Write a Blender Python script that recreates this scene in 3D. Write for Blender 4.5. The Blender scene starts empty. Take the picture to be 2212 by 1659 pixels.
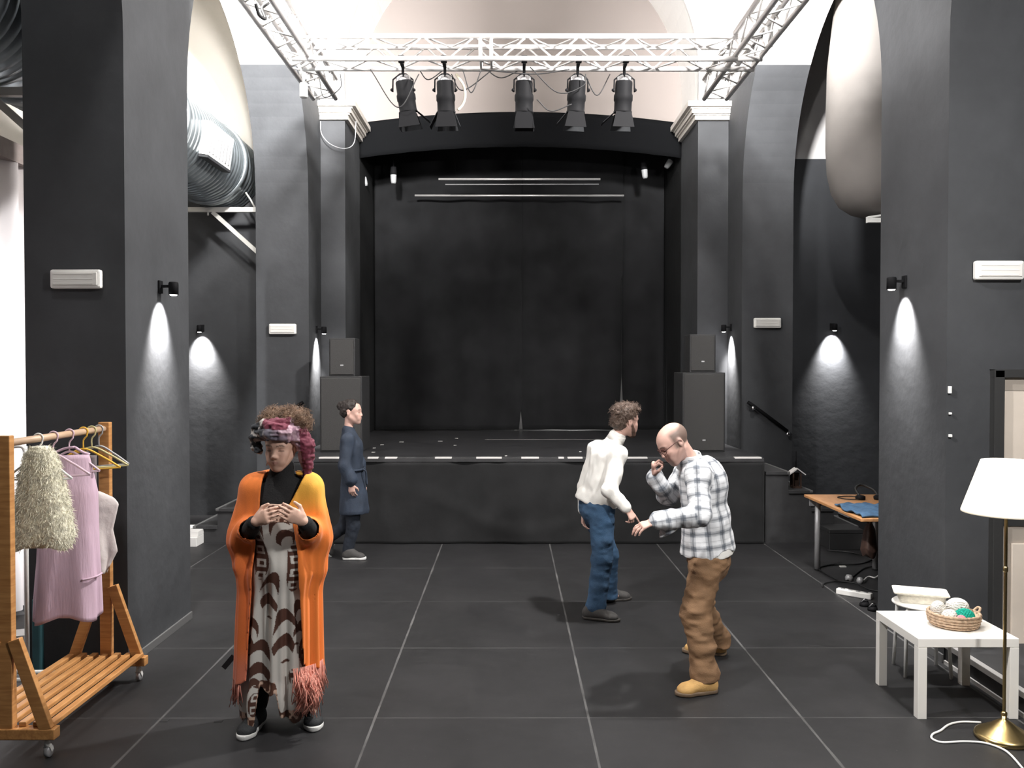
import bpy, bmesh, math, random
import numpy as np
from mathutils import Vector, Matrix
from mathutils.geometry import tessellate_polygon

SC = bpy.context.scene
COL = SC.collection
random.seed(7)
RNG = np.random.default_rng(11)

# ------------------------------------------------------------------ camera, world, exposure, main lights
F_PX, HOR, VPX, EYE = 1848.0, 795.0, 1102.0, 1.95
PITCH = math.atan((829.5 - HOR) / F_PX)
YAW = math.atan((1106.0 - VPX) / F_PX)
cam_data = bpy.data.cameras.new('camera')
cam = bpy.data.objects.new('camera', cam_data)
COL.objects.link(cam)
cam_data.sensor_width = 36.0
cam_data.lens = F_PX / 2212.0 * 36.0
cam_data.clip_start = 0.05
cam.location = (0, 0, EYE)
cam.rotation_euler = (math.pi / 2 - PITCH, 0, -YAW)
SC.camera = cam

W = bpy.data.worlds.new('world')
SC.world = W
W.use_nodes = True
W.node_tree.nodes['Background'].inputs[0].default_value = (0.9, 0.95, 1.0, 1)
W.node_tree.nodes['Background'].inputs[1].default_value = 0.05
SC.view_settings.view_transform = 'Standard'
SC.view_settings.look = 'None'
SC.view_settings.gamma = 1.0
SC.view_settings.use_curve_mapping = False
SC.view_settings.exposure = 0.14
SC.cycles.use_denoising = True
SC.cycles.max_bounces = 6
SC.cycles.diffuse_bounces = 4
SC.cycles.sample_clamp_indirect = 6.0


def area_light(name, loc, target, power, size, color=(1, 1, 1), spread=180):
    d = bpy.data.lights.new(name, 'AREA')
    d.shape = 'DISK'
    d.size = size
    d.energy = power
    d.color = color
    d.spread = math.radians(spread)
    o = bpy.data.objects.new(name, d)
    COL.objects.link(o)
    o.location = loc
    v = Vector(target) - Vector(loc)
    o.rotation_euler = v.to_track_quat('-Z', 'Y').to_euler()
    return o


# the floodlights hung on the side trusses: two throw across the hall, two wash the vault, one the left aisle; two more are added fill
FLOODS = [((-2.15, 3.5, 5.60), (2.7, 5.3, 1.4), 165, (1.0, 0.98, 0.96), 125),
          ((2.25, 6.3, 5.75), (-2.6, 7.6, 2.0), 530, (1.0, 0.97, 0.94), 180)]
UP_AND_FILL = [((-1.7, 7.2, 5.65), (-3.1, 10.2, 5.75), 260, (1.0, 0.98, 0.96), 85),
            ((2.0, 7.4, 5.75), (3.15, 10.3, 5.9), 140, (1.0, 0.98, 0.96), 75),
            ((0.2, 1.6, 5.60), (0.2, 3.2, 9.7), 230, (1.0, 0.98, 0.96), 180),  # unseen fill added to brighten the hall off the vault
            ((2.62, 1.95, 4.1), (1.3, 6.0, 1.5), 120, (1.0, 0.98, 0.96), 140),  # unseen fill added to brighten faces and the right pillar front
            ((-2.22, 6.9, 5.45), (-3.8, 11.0, 4.7), 170, (1.0, 0.97, 0.93), 180)]
for i_, (l_, t_, p_, c_, s_) in enumerate(FLOODS + UP_AND_FILL):
    area_light('floodlight_beam', l_, t_, p_, 0.30, c_, s_)


def P(px, py, Y):
    """point of the hall at depth Y that stands at photo pixel (px, py)"""
    u = (px - 1106.0) / F_PX
    v = (829.5 - py) / F_PX
    dx, dy, dz = u, math.cos(PITCH) + v * math.sin(PITCH), -math.sin(PITCH) + v * math.cos(PITCH)
    c, s = math.cos(YAW), math.sin(YAW)
    dx, dy = dx * c + dy * s, -dx * s + dy * c
    k = Y / dy
    return np.array((dx * k, Y, EYE + dz * k))


# ------------------------------------------------------------------ materials
def _nodes(name):
    m = bpy.data.materials.new(name)
    m.use_nodes = True
    nt = m.node_tree
    return m, nt, nt.nodes['Principled BSDF']


def mat(name, col, rough=0.6, metal=0.0, var=0.0, vscale=8.0, bump=0.0, bscale=40.0, spec=0.5, emit=None, es=0.0,
        trans=0.0, stretch=None, sheen=0.0):
    m, nt, b = _nodes(name)
    b.inputs['Base Color'].default_value = (*col, 1)
    b.inputs['Roughness'].default_value = rough
    b.inputs['Metallic'].default_value = metal
    b.inputs['Specular IOR Level'].default_value = spec
    if sheen:
        b.inputs['Sheen Weight'].default_value = sheen
    if emit:
        b.inputs['Emission Color'].default_value = (*emit, 1)
        b.inputs['Emission Strength'].default_value = es
    if trans:
        b.inputs['Transmission Weight'].default_value = trans
    if var or bump:
        tc = nt.nodes.new('ShaderNodeTexCoord')
        src = tc.outputs['Object']
        if stretch:
            mp = nt.nodes.new('ShaderNodeMapping')
            mp.inputs['Scale'].default_value = stretch
            nt.links.new(src, mp.inputs[0])
            src = mp.outputs[0]
    if var:
        n = nt.nodes.new('ShaderNodeTexNoise')
        n.inputs['Scale'].default_value = vscale
        n.inputs['Detail'].default_value = 5
        r = nt.nodes.new('ShaderNodeValToRGB')
        r.color_ramp.elements[0].position = 0.3
        r.color_ramp.elements[1].position = 0.7
        r.color_ramp.elements[0].color = tuple(max(0, c * (1 - var)) for c in col) + (1,)
        r.color_ramp.elements[1].color = tuple(min(1, c * (1 + var)) for c in col) + (1,)
        nt.links.new(src, n.inputs['Vector'])
        nt.links.new(n.outputs['Fac'], r.inputs[0])
        nt.links.new(r.outputs[0], b.inputs['Base Color'])
    if bump:
        n2 = nt.nodes.new('ShaderNodeTexNoise')
        n2.inputs['Scale'].default_value = bscale
        n2.inputs['Detail'].default_value = 4
        bp = nt.nodes.new('ShaderNodeBump')
        bp.inputs['Strength'].default_value = bump
        bp.inputs['Distance'].default_value = 0.01
        nt.links.new(src, n2.inputs['Vector'])
        nt.links.new(n2.outputs['Fac'], bp.inputs['Height'])
        nt.links.new(bp.outputs[0], b.inputs['Normal'])
    return m


def paint_mat(name, low, high, zline, rough=0.75, var=0.18):
    """wall paint: colour `low` up to the height zline, `high` above, hand-painted mottling"""
    m, nt, b = _nodes(name)
    g = nt.nodes.new('ShaderNodeNewGeometry')
    s = nt.nodes.new('ShaderNodeSeparateXYZ')
    nt.links.new(g.outputs['Position'], s.inputs[0])
    mth = nt.nodes.new('ShaderNodeMath')
    mth.operation = 'GREATER_THAN'
    mth.inputs[1].default_value = zline
    nt.links.new(s.outputs[2], mth.inputs[0])
    n = nt.nodes.new('ShaderNodeTexNoise')
    n.inputs['Scale'].default_value = 1.6
    n.inputs['Detail'].default_value = 7
    n.inputs['Roughness'].default_value = 0.62
    nt.links.new(g.outputs['Position'], n.inputs['Vector'])
    r = nt.nodes.new('ShaderNodeValToRGB')
    r.color_ramp.elements[0].position = 0.32
    r.color_ramp.elements[1].position = 0.72
    r.color_ramp.elements[0].color = tuple(c * (1 - var) for c in low) + (1,)
    r.color_ramp.elements[1].color = tuple(c * (1 + var) for c in low) + (1,)
    nt.links.new(n.outputs['Fac'], r.inputs[0])
    mx = nt.nodes.new('ShaderNodeMix')
    mx.data_type = 'RGBA'
    nt.links.new(mth.outputs[0], mx.inputs[0])
    nt.links.new(r.outputs[0], mx.inputs[6])
    mx.inputs[7].default_value = (*high, 1)
    nt.links.new(mx.outputs[2], b.inputs['Base Color'])
    b.inputs['Roughness'].default_value = rough
    b.inputs['Specular IOR Level'].default_value = 0.3
    n2 = nt.nodes.new('ShaderNodeTexNoise')
    n2.inputs['Scale'].default_value = 9
    n2.inputs['Detail'].default_value = 6
    bp = nt.nodes.new('ShaderNodeBump')
    bp.inputs['Strength'].default_value = 0.35
    bp.inputs['Distance'].default_value = 0.012
    nt.links.new(g.outputs['Position'], n2.inputs['Vector'])
    nt.links.new(n2.outputs['Fac'], bp.inputs['Height'])
    nt.links.new(bp.outputs[0], b.inputs['Normal'])
    return m


def col_mat(name, rough=0.7, bump=0.0, bscale=60, sheen=0.0, stretch=None, spec=0.4):
    """material that takes its dye from the mesh's own colour attribute"""
    m = mat(name, (0.5, 0.5, 0.5), rough, bump=bump, bscale=bscale, sheen=sheen, stretch=stretch, spec=spec)
    nt = m.node_tree
    a = nt.nodes.new('ShaderNodeAttribute')
    a.attribute_name = 'Col'
    nt.links.new(a.outputs['Color'], nt.nodes['Principled BSDF'].inputs['Base Color'])
    return m


def wood_mat(name, c0, c1, stretch, rough=0.45):
    m, nt, b = _nodes(name)
    tc = nt.nodes.new('ShaderNodeTexCoord')
    mp = nt.nodes.new('ShaderNodeMapping')
    mp.inputs['Scale'].default_value = stretch
    n = nt.nodes.new('ShaderNodeTexNoise')
    n.inputs['Scale'].default_value = 6
    n.inputs['Detail'].default_value = 6
    n.inputs['Distortion'].default_value = 0.6
    r = nt.nodes.new('ShaderNodeValToRGB')
    r.color_ramp.elements[0].position = 0.35
    r.color_ramp.elements[1].position = 0.7
    r.color_ramp.elements[0].color = (*c0, 1)
    r.color_ramp.elements[1].color = (*c1, 1)
    nt.links.new(tc.outputs['Object'], mp.inputs[0])
    nt.links.new(mp.outputs[0], n.inputs['Vector'])
    nt.links.new(n.outputs['Fac'], r.inputs[0])
    nt.links.new(r.outputs[0], b.inputs['Base Color'])
    b.inputs['Roughness'].default_value = rough
    return m


BLK = (0.047, 0.049, 0.053)
WHT = (0.80, 0.785, 0.765)
M = {}
M['wall_nave'] = paint_mat('black_and_white_wall_paint', BLK, WHT, 5.48)
M['wall_end'] = paint_mat('black_and_white_end_wall_paint', BLK, WHT, 5.30)
M['wall_aisle_l'] = paint_mat('left_aisle_wall_paint', BLK, (0.78, 0.75, 0.70), 4.25)
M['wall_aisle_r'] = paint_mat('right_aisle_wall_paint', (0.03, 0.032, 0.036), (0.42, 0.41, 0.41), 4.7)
M['wall_chancel'] = paint_mat('chancel_wall_paint', (0.010, 0.0105, 0.011), (0.24, 0.209, 0.195), 5.8)
M['plaster'] = mat('white_plaster', WHT, 0.8, var=0.04, vscale=3, bump=0.15, bscale=12)
M['cream_plaster'] = mat('cream_plaster', (0.74, 0.70, 0.64), 0.8, var=0.05, vscale=2, bump=0.2, bscale=10)
M['dark_wall'] = mat('dark_wall', (0.05, 0.05, 0.055), 0.8, var=0.15, vscale=2)
M['stone'] = mat('cornice_stone', (0.72, 0.68, 0.63), 0.7, var=0.06, vscale=6, bump=0.1)
M['black_cloth'] = mat('black_cloth', (0.0125, 0.0128, 0.0138), 0.9, var=0.25, vscale=3, bump=0.25, bscale=14, spec=0.15, sheen=0.1)
M['border_cloth'] = mat('border_cloth', (0.0055, 0.0058, 0.0065), 0.95, spec=0.05)
M['skirt_cloth'] = mat('black_skirt_cloth', (0.017, 0.0173, 0.018), 0.9, var=0.2, vscale=4, bump=0.3, bscale=10, spec=0.2, sheen=0.1)
M['alu'] = mat('truss_aluminium', (0.80, 0.78, 0.77), 0.38, metal=0.55, var=0.04)
M['white_metal'] = mat('white_metal', (0.80, 0.80, 0.78), 0.4)
M['white_plastic'] = mat('white_plastic', (0.78, 0.77, 0.74), 0.45)
M['diffuser'] = mat('frosted_diffuser', (0.70, 0.68, 0.65), 0.35)
M['black_metal'] = mat('black_metal', (0.010, 0.010, 0.011), 0.62, spec=0.06)
M['dark_grey_metal'] = mat('dark_grey_metal', (0.05, 0.052, 0.056), 0.45, metal=0.4)
M['chrome'] = mat('chrome', (0.75, 0.75, 0.78), 0.16, metal=1.0)
M['gel'] = mat('frosted_grey_flap', (0.045, 0.047, 0.05), 0.6, spec=0.1)
M['galv'] = mat('galvanised_steel', (0.42, 0.47, 0.50), 0.34, metal=0.85, var=0.10, vscale=14)
M['grey_steel'] = mat('grey_steel', (0.42, 0.42, 0.43), 0.4, metal=0.3)
M['bracket_steel'] = mat('bracket_steel', (0.62, 0.61, 0.58), 0.45, metal=0.25)
M['duct_wrap'] = mat('greige_duct_wrap', (0.17, 0.157, 0.147), 0.75, var=0.10, vscale=2.2, bump=0.3, bscale=5)
M['pine'] = wood_mat('oiled_pine', (0.44, 0.20, 0.065), (0.62, 0.32, 0.12), (1, 1, 8))
M['pine_h'] = wood_mat('oiled_pine_lengthwise', (0.44, 0.20, 0.065), (0.64, 0.33, 0.12), (8, 1, 8))
M['pale_wood'] = wood_mat('pale_beech_rail', (0.50, 0.34, 0.22), (0.60, 0.43, 0.30), (8, 1, 8))
M['table_wood'] = wood_mat('orange_beech_top', (0.50, 0.24, 0.10), (0.62, 0.33, 0.15), (6, 1, 6), 0.35)
M['white_lacquer'] = mat('white_lacquer', (0.82, 0.80, 0.76), 0.32)
M['wicker'] = mat('natural_wicker', (0.50, 0.36, 0.25), 0.8, var=0.35, vscale=55, bump=0.6, bscale=60)
M['white_wicker'] = mat('white_wicker', (0.78, 0.75, 0.66), 0.75, var=0.12, vscale=45, bump=0.5, bscale=60)
M['brass'] = mat('aged_brass', (0.62, 0.47, 0.22), 0.28, metal=1.0, var=0.12, vscale=10)
M['white_cable'] = mat('white_cable', (0.80, 0.79, 0.77), 0.45)
M['black_rubber'] = mat('black_rubber', (0.014, 0.014, 0.015), 0.6)
M['speaker_box'] = mat('speaker_box', (0.022, 0.022, 0.023), 0.6, bump=0.2, bscale=180)
M['speaker_grille'] = mat('speaker_grille', (0.034, 0.033, 0.032), 0.6, bump=0.5, bscale=260)
M['white_curtain'] = mat('off_white_curtain', (0.72, 0.67, 0.67), 0.85, var=0.03)
M['rail_brown'] = mat('dusty_brown_rail', (0.30, 0.25, 0.235), 0.7, var=0.2)
M['door_beige'] = mat('beige_door', (0.66, 0.58, 0.50), 0.5, var=0.03)
M['door_grey'] = mat('greige_door_panel', (0.36, 0.315, 0.27), 0.55, var=0.04)
M['frame_black'] = mat('black_door_frame', (0.03, 0.03, 0.03), 0.5)
M['tape'] = mat('white_tape', (0.72, 0.70, 0.68), 0.6)
M['stage_deck'] = mat('black_stage_deck', (0.03, 0.03, 0.032), 0.32, var=0.3, vscale=4, bump=0.12, bscale=30)
M['step_black'] = mat('black_step_carpet', (0.035, 0.035, 0.037), 0.8, var=0.2)
M['nosing'] = mat('dull_step_nosing', (0.13, 0.13, 0.13), 0.6)
M['step_edge'] = mat('pale_step_edge', (0.42, 0.41, 0.40), 0.6)
M['white_board'] = mat('white_board', (0.80, 0.79, 0.77), 0.55)  # plain white that stands in for bright light on the aisle floor
M['black_box'] = mat('black_case', (0.02, 0.02, 0.021), 0.55)
M['paper'] = mat('white_paper', (0.72, 0.70, 0.69), 0.7)
M['brown_leather'] = mat('brown_leather', (0.075, 0.042, 0.032), 0.55, var=0.3, vscale=18, bump=0.3)
M['denim_light'] = mat('blue_denim', (0.05, 0.115, 0.21), 0.85, var=0.25, vscale=18, bump=0.4, bscale=120)
M['teal'] = mat('teal_fabric', (0.012, 0.055, 0.065), 0.7, var=0.2)
M['sensor_white'] = mat('sensor_white', (0.8, 0.8, 0.78), 0.4)
M['dark_wood'] = mat('dark_wood', (0.05, 0.028, 0.02), 0.5, var=0.3)


# ------------------------------------------------------------------ naming helpers
def tag(o, label=None, cat=None, group=None, kind=None):
    if label: o['label'] = label
    if cat: o['category'] = cat
    if group: o['group'] = group
    if kind: o['kind'] = kind
    return o


def thing(name, label, cat, loc=(0, 0, 0), rotz=0.0, group=None):
    o = bpy.data.objects.new(name, None)
    o.empty_display_size = 0.1
    COL.objects.link(o)
    o.location = loc
    o.rotation_euler = (0, 0, rotz)
    return tag(o, label, cat, group)


def copy_tree(o, parent=None):
    c = o.copy()
    COL.objects.link(c)
    c.parent = parent
    for ch in list(o.children):
        copy_tree(ch, c)
    return c


# ------------------------------------------------------------------ mesh builder
def nrm(v):
    v = np.asarray(v, float)
    return v / max(np.linalg.norm(v), 1e-9)


def frame_of(d):
    d = nrm(d)
    a = np.array((0, 0, 1.0)) if abs(d[2]) < 0.9 else np.array((1.0, 0, 0))
    x = nrm(np.cross(a, d))
    return x, np.cross(d, x), d


class MB:
    def __init__(s):
        s.v, s.f, s.sm = [], [], []

    def add(s, vs, fs, smooth=False):
        n = len(s.v)
        s.v += [tuple(map(float, p)) for p in vs]
        s.f += [tuple(i + n for i in f) for f in fs]
        s.sm += [smooth] * len(fs)
        return s

    def box(s, lo, hi):
        x0, y0, z0 = lo
        x1, y1, z1 = hi
        return s.add([(x0, y0, z0), (x1, y0, z0), (x1, y1, z0), (x0, y1, z0), (x0, y0, z1), (x1, y0, z1), (x1, y1, z1), (x0, y1, z1)],
                     [(0, 3, 2, 1), (4, 5, 6, 7), (0, 1, 5, 4), (1, 2, 6, 5), (2, 3, 7, 6), (3, 0, 4, 7)])

    def bar(s, a, b, w, h, up=(0, 0, 1)):
        """square-section bar from a to b: w wide across, h along `up`"""
        a, b = np.asarray(a, float), np.asarray(b, float)
        d = nrm(b - a)
        x = np.cross(d, up)
        if np.linalg.norm(x) < 1e-4: x = np.cross(d, (0, 1, 0))
        x = nrm(x)
        y = np.cross(x, d)
        vs = []
        for p in (a, b):
            for i, j in ((-1, -1), (1, -1), (1, 1), (-1, 1)):
                vs.append(p + x * i * w / 2 + y * j * h / 2)
        return s.add(vs, [(0, 1, 2, 3), (7, 6, 5, 4), (0, 4, 5, 1), (1, 5, 6, 2), (2, 6, 7, 3), (3, 7, 4, 0)])

    def tube(s, pts, r, n=10, closed=False, cap=True):
        pts = [np.asarray(p, float) for p in pts]
        m = len(pts)
        rs = r if isinstance(r, (list, tuple)) else [r] * m
        vs, prev = [], None
        for i, p in enumerate(pts):
            if closed: d = pts[(i + 1) % m] - pts[i - 1]
            else: d = pts[min(i + 1, m - 1)] - pts[max(i - 1, 0)]
            d = nrm(d)
            if prev is None: x, y, _ = frame_of(d)
            else:
                x = prev - d * np.dot(prev, d)
                x = nrm(x)
                y = np.cross(d, x)
            prev = x
            for k in range(n):
                a = 2 * math.pi * k / n
                vs.append(p + (x * math.cos(a) + y * math.sin(a)) * rs[i])
        fs = []
        for i in range(m if closed else m - 1):
            j = (i + 1) % m
            for k in range(n):
                l = (k + 1) % n
                fs.append((i * n + k, i * n + l, j * n + l, j * n + k))
        s.add(vs, fs, True)
        if cap and not closed:
            b = len(s.v) - m * n
            s.f += [tuple(b + k for k in reversed(range(n))), tuple(b + (m - 1) * n + k for k in range(n))]
            s.sm += [False, False]
        return s

    def lathe(s, prof, n=32, c=(0, 0, 0), axis=(0, 0, 1), smooth=True):
        """profile [(r, h)] turned about axis through c"""
        x, y, d = frame_of(axis)
        c = np.asarray(c, float)
        vs, fs = [], []
        for r, h in prof:
            for k in range(n):
                a = 2 * math.pi * k / n
                vs.append(c + d * h + (x * math.cos(a) + y * math.sin(a)) * max(r, 1e-5))
        for i in range(len(prof) - 1):
            for k in range(n):
                l = (k + 1) % n
                fs.append((i * n + k, i * n + l, (i + 1) * n + l, (i + 1) * n + k))
        return s.add(vs, fs, smooth)

    def prism(s, poly, off, to3):
        """flat polygon (2D points) thickened: to3(u, v, w) maps to space, w in off=(w0, w1)"""
        tris = tessellate_polygon([[Vector((p[0], p[1], 0)) for p in poly]])
        n = len(poly)
        vs = [to3(u, v, off[0]) for u, v in poly] + [to3(u, v, off[1]) for u, v in poly]
        fs = [tuple(t) for t in tris] + [tuple(i + n for i in reversed(t)) for t in tris]
        fs += [(i, (i + 1) % n, (i + 1) % n + n, i + n) for i in range(n)]
        return s.add(vs, fs)

    def ball(s, c, r, n=16, m=10, sc=(1, 1, 1)):
        vs, fs = [], []
        for i in range(m + 1):
            t = math.pi * i / m
            for k in range(n):
                a = 2 * math.pi * k / n
                vs.append((c[0] + r * sc[0] * math.sin(t) * math.cos(a), c[1] + r * sc[1] * math.sin(t) * math.sin(a), c[2] + r * sc[2] * math.cos(t)))
        for i in range(m):
            for k in range(n):
                l = (k + 1) % n
                fs.append((i * n + k, (i + 1) * n + k, (i + 1) * n + l, i * n + l))
        return s.add(vs, fs, True)

    def grid(s, fn, nu, nv, thick=0.0, smooth=True):
        """sheet fn(u, v) with u, v in 0..1"""
        vs = [fn(i / nu, j / nv) for j in range(nv + 1) for i in range(nu + 1)]
        fs = [(j * (nu + 1) + i, j * (nu + 1) + i + 1, (j + 1) * (nu + 1) + i + 1, (j + 1) * (nu + 1) + i) for j in range(nv) for i in range(nu)]
        return s.add(vs, fs, smooth)

    def build(s, name, m, parent=None, bevel=0.0, solid=0.0, subdiv=0, recalc=True):
        me = bpy.data.meshes.new(name)
        me.from_pydata(s.v, [], s.f)
        me.polygons.foreach_set('use_smooth', s.sm)
        if recalc:
            bm = bmesh.new()
            bm.from_mesh(me)
            bmesh.ops.remove_doubles(bm, verts=bm.verts, dist=1e-6)
            bmesh.ops.recalc_face_normals(bm, faces=bm.faces)
            bm.to_mesh(me)
            bm.free()
        me.materials.append(M[m] if isinstance(m, str) else m)
        o = bpy.data.objects.new(name, me)
        COL.objects.link(o)
        if parent: o.parent = parent
        if solid:
            md = o.modifiers.new('thickness', 'SOLIDIFY')
            md.thickness = solid
            md.offset = 0
        if bevel:
            md = o.modifiers.new('rounded', 'BEVEL')
            md.width = bevel
            md.segments = 2
            md.limit_method = 'ANGLE'
        if subdiv:
            md = o.modifiers.new('smooth', 'SUBSURF')
            md.levels = md.render_levels = subdiv
        return o


def struct(name, mb, m, **k):
    return tag(mb.build(name, m, **k), kind='structure')


def bez(pts, n=40):
    """smooth Catmull-Rom path through points"""
    pts = [np.asarray(p, float) for p in pts]
    q = [2 * pts[0] - pts[1]] + pts + [2 * pts[-1] - pts[-2]]
    out = []
    seg = len(pts) - 1
    for i in range(seg):
        for j in range(max(2, n // seg)):
            t = j / max(2, n // seg)
            a, b, c, d = q[i], q[i + 1], q[i + 2], q[i + 3]
            out.append(0.5 * ((2 * b) + (-a + c) * t + (2 * a - 5 * b + 4 * c - d) * t * t + (-a + 3 * b - 3 * c + d) * t ** 3))
    out.append(pts[-1])
    return out

# ------------------------------------------------------------------ the hall: floor, walls, arches, vaults
XL, XL2, XR, XR2 = -2.49, -3.14, 2.87, 3.50       # arcade wall faces (nave side, aisle side)
Y1, Y2, YE, YA, YB = 6.64, 10.60, 11.30, 12.40, 13.95
OUTL, OUTR, YBACK, TOP = -5.3, 5.7, -4.0, 7.1


def floor_material():
    m, nt, b = _nodes('black_stage_panel_floor')
    g = nt.nodes.new('ShaderNodeNewGeometry')
    s = nt.nodes.new('ShaderNodeSeparateXYZ')
    nt.links.new(g.outputs['Position'], s.inputs[0])

    def math_(op, a, bb=None, c=None):
        n = nt.nodes.new('ShaderNodeMath')
        n.operation = op
        for i, x in enumerate((a, bb, c)):
            if x is None: continue
            if isinstance(x, (int, float)): n.inputs[i].default_value = x
            else: nt.links.new(x, n.inputs[i])
        return n.outputs[0]

    def noise(scale, detail=6, rough=0.6):
        n = nt.nodes.new('ShaderNodeTexNoise')
        n.inputs['Scale'].default_value = scale
        n.inputs['Detail'].default_value = detail
        n.inputs['Roughness'].default_value = rough
        nt.links.new(g.outputs['Position'], n.inputs['Vector'])
        return n.outputs['Fac']

    def seam(coord, off, width):
        d = math_('MODULO', math_('ADD', coord, 119.0 - off + 0.595), 1.19)      # distance to nearest panel joint
        d = math_('ABSOLUTE', math_('SUBTRACT', d, 0.595))
        wob = math_('MULTIPLY', noise(3.0, 3), width * 1.2)
        return math_('LESS_THAN', d, math_('ADD', wob, width * 0.3))

    sx = seam(s.outputs[0], 0.437, 0.008)
    sy = math_('MULTIPLY', seam(s.outputs[1], 4.735, 0.006), 0.55)
    sm = math_('MAXIMUM', sx, sy)
    dust = nt.nodes.new('ShaderNodeMapRange')
    dust.inputs[1].default_value, dust.inputs[2].default_value = 0.36, 0.66
    nt.links.new(noise(2.1, 8, 0.68), dust.inputs[0])
    sm = math_('MULTIPLY', sm, math_('MULTIPLY_ADD', dust.outputs[0], 0.55, 0.18))
    r = nt.nodes.new('ShaderNodeValToRGB')
    r.color_ramp.elements[0].position, r.color_ramp.elements[1].position = 0.3, 0.75
    r.color_ramp.elements[0].color, r.color_ramp.elements[1].color = (0.0135, 0.0135, 0.0145, 1), (0.0255, 0.025, 0.0265, 1)
    nt.links.new(noise(1.3, 9, 0.72), r.inputs[0])
    mx = nt.nodes.new('ShaderNodeMix')
    mx.data_type = 'RGBA'
    nt.links.new(sm, mx.inputs[0])
    nt.links.new(r.outputs[0], mx.inputs[6])
    mx.inputs[7].default_value = (0.17, 0.168, 0.165, 1)
    speck = math_('GREATER_THAN', noise(60, 2), 0.755)                       # chips and scuffs
    mx2 = nt.nodes.new('ShaderNodeMix')
    mx2.data_type = 'RGBA'
    nt.links.new(math_('MULTIPLY', speck, 0.35), mx2.inputs[0])
    nt.links.new(mx.outputs[2], mx2.inputs[6])
    mx2.inputs[7].default_value = (0.2, 0.2, 0.2, 1)
    nt.links.new(mx2.outputs[2], b.inputs['Base Color'])
    rr = nt.nodes.new('ShaderNodeMapRange')
    rr.inputs[3].default_value, rr.inputs[4].default_value = 0.42, 0.62
    nt.links.new(noise(2.5, 6), rr.inputs[0])
    nt.links.new(rr.outputs[0], b.inputs['Roughness'])
    b.inputs['Specular IOR Level'].default_value = 0.35
    return m


struct('floor', MB().box((OUTL - 0.3, YBACK, -0.12), (OUTR + 0.3, YB + 0.2, 0)), floor_material())


def arch_pts(c, r, zs, n=40):
    """points of a round arch from the +side springing to the -side springing"""
    return [(c + r * math.cos(math.pi * i / n), zs + r * math.sin(math.pi * i / n)) for i in range(n + 1)]


def arcade(name, xa, xb, y1f):
    r2 = (Y2 - Y1) / 2
    r1 = 1.985
    poly = [(YA, 0), (YA, TOP), (YBACK, TOP), (YBACK, 0), (y1f - 2 * r1, 0)]
    poly += list(reversed(arch_pts(y1f - r1, r1, 4.08)))
    poly += [(y1f, 0), (Y1, 0)]
    poly += list(reversed(arch_pts((Y1 + Y2) / 2, r2, 4.08)))
    poly += [(Y2, 0)]
    return struct(name, MB().prism(poly, (xa, xb), lambda u, v, w: (w, u, v)), 'wall_nave')


arcade('wall_left', XL2, XL, 5.55)
arcade('wall_right', XR, XR2, 5.62)

# end wall of the nave with the stage arch, and the end walls of the aisles
AC, AR, AS = 0.15, 2.32, 5.82
poly = [(XL2, 0), (XL2, 9.9), (XR2, 9.9), (XR2, 0), (AC + AR, 0)] + arch_pts(AC, AR, AS) + [(AC - AR, 0)]
struct('wall_end', MB().prism(poly, (YE, YA), lambda u, v, w: (u, w, v)), 'wall_end')
struct('wall_end_left', MB().box((OUTL, YE, 0), (XL2, YA, 7.5)), 'wall_aisle_l')
struct('wall_end_right', MB().box((XR2, YE, 0), (OUTR, YA, 7.5)), 'wall_aisle_r')
# stage recess behind the arch
struct('wall_chancel_left', MB().box((AC - AR - 0.35, YA, 0), (AC - AR, YB, 8.4)), 'wall_chancel')
struct('wall_chancel_right', MB().box((AC + AR, YA, 0), (AC + AR + 0.35, YB, 8.4)), 'wall_chancel')
M['chancel_back'] = paint_mat('chancel_back_paint', (0.62, 0.60, 0.58), (0.24, 0.209, 0.195), 5.3)
struct('wall_chancel_back', MB().box((AC - AR - 0.35, YB, 0), (AC + AR + 0.35, YB + 0.2, 8.4)), 'chancel_back')
M['vault_beige'] = mat('beige_vault', (0.24, 0.209, 0.195), 0.8)


def vault(name, xa, xb, ya, yb, zs, m, thick=0.15):
    c, r = (xa + xb) / 2, (xb - xa) / 2
    outer = [(c + (r + thick) * math.cos(math.pi * i / 40), zs + (r + thick) * math.sin(math.pi * i / 40)) for i in range(41)]
    inner = list(reversed(arch_pts(c, r, zs)))
    mb = MB()
    n = 41
    vs = []
    for y in (ya, yb):
        vs += [(u, y, v) for u, v in outer] + [(u, y, v) for u, v in reversed(inner)]
    fs = []
    for i in range(40):
        fs += [(i, i + 1, 2 * n + i + 1, 2 * n + i), (n + i, 2 * n + n + i, 2 * n + n + i + 1, n + i + 1),
               (i, n + i, n + i + 1, i + 1), (2 * n + i, 2 * n + i + 1, 3 * n + i + 1, 3 * n + i)]
    return struct(name, mb.add(vs, fs, True), m)


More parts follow.
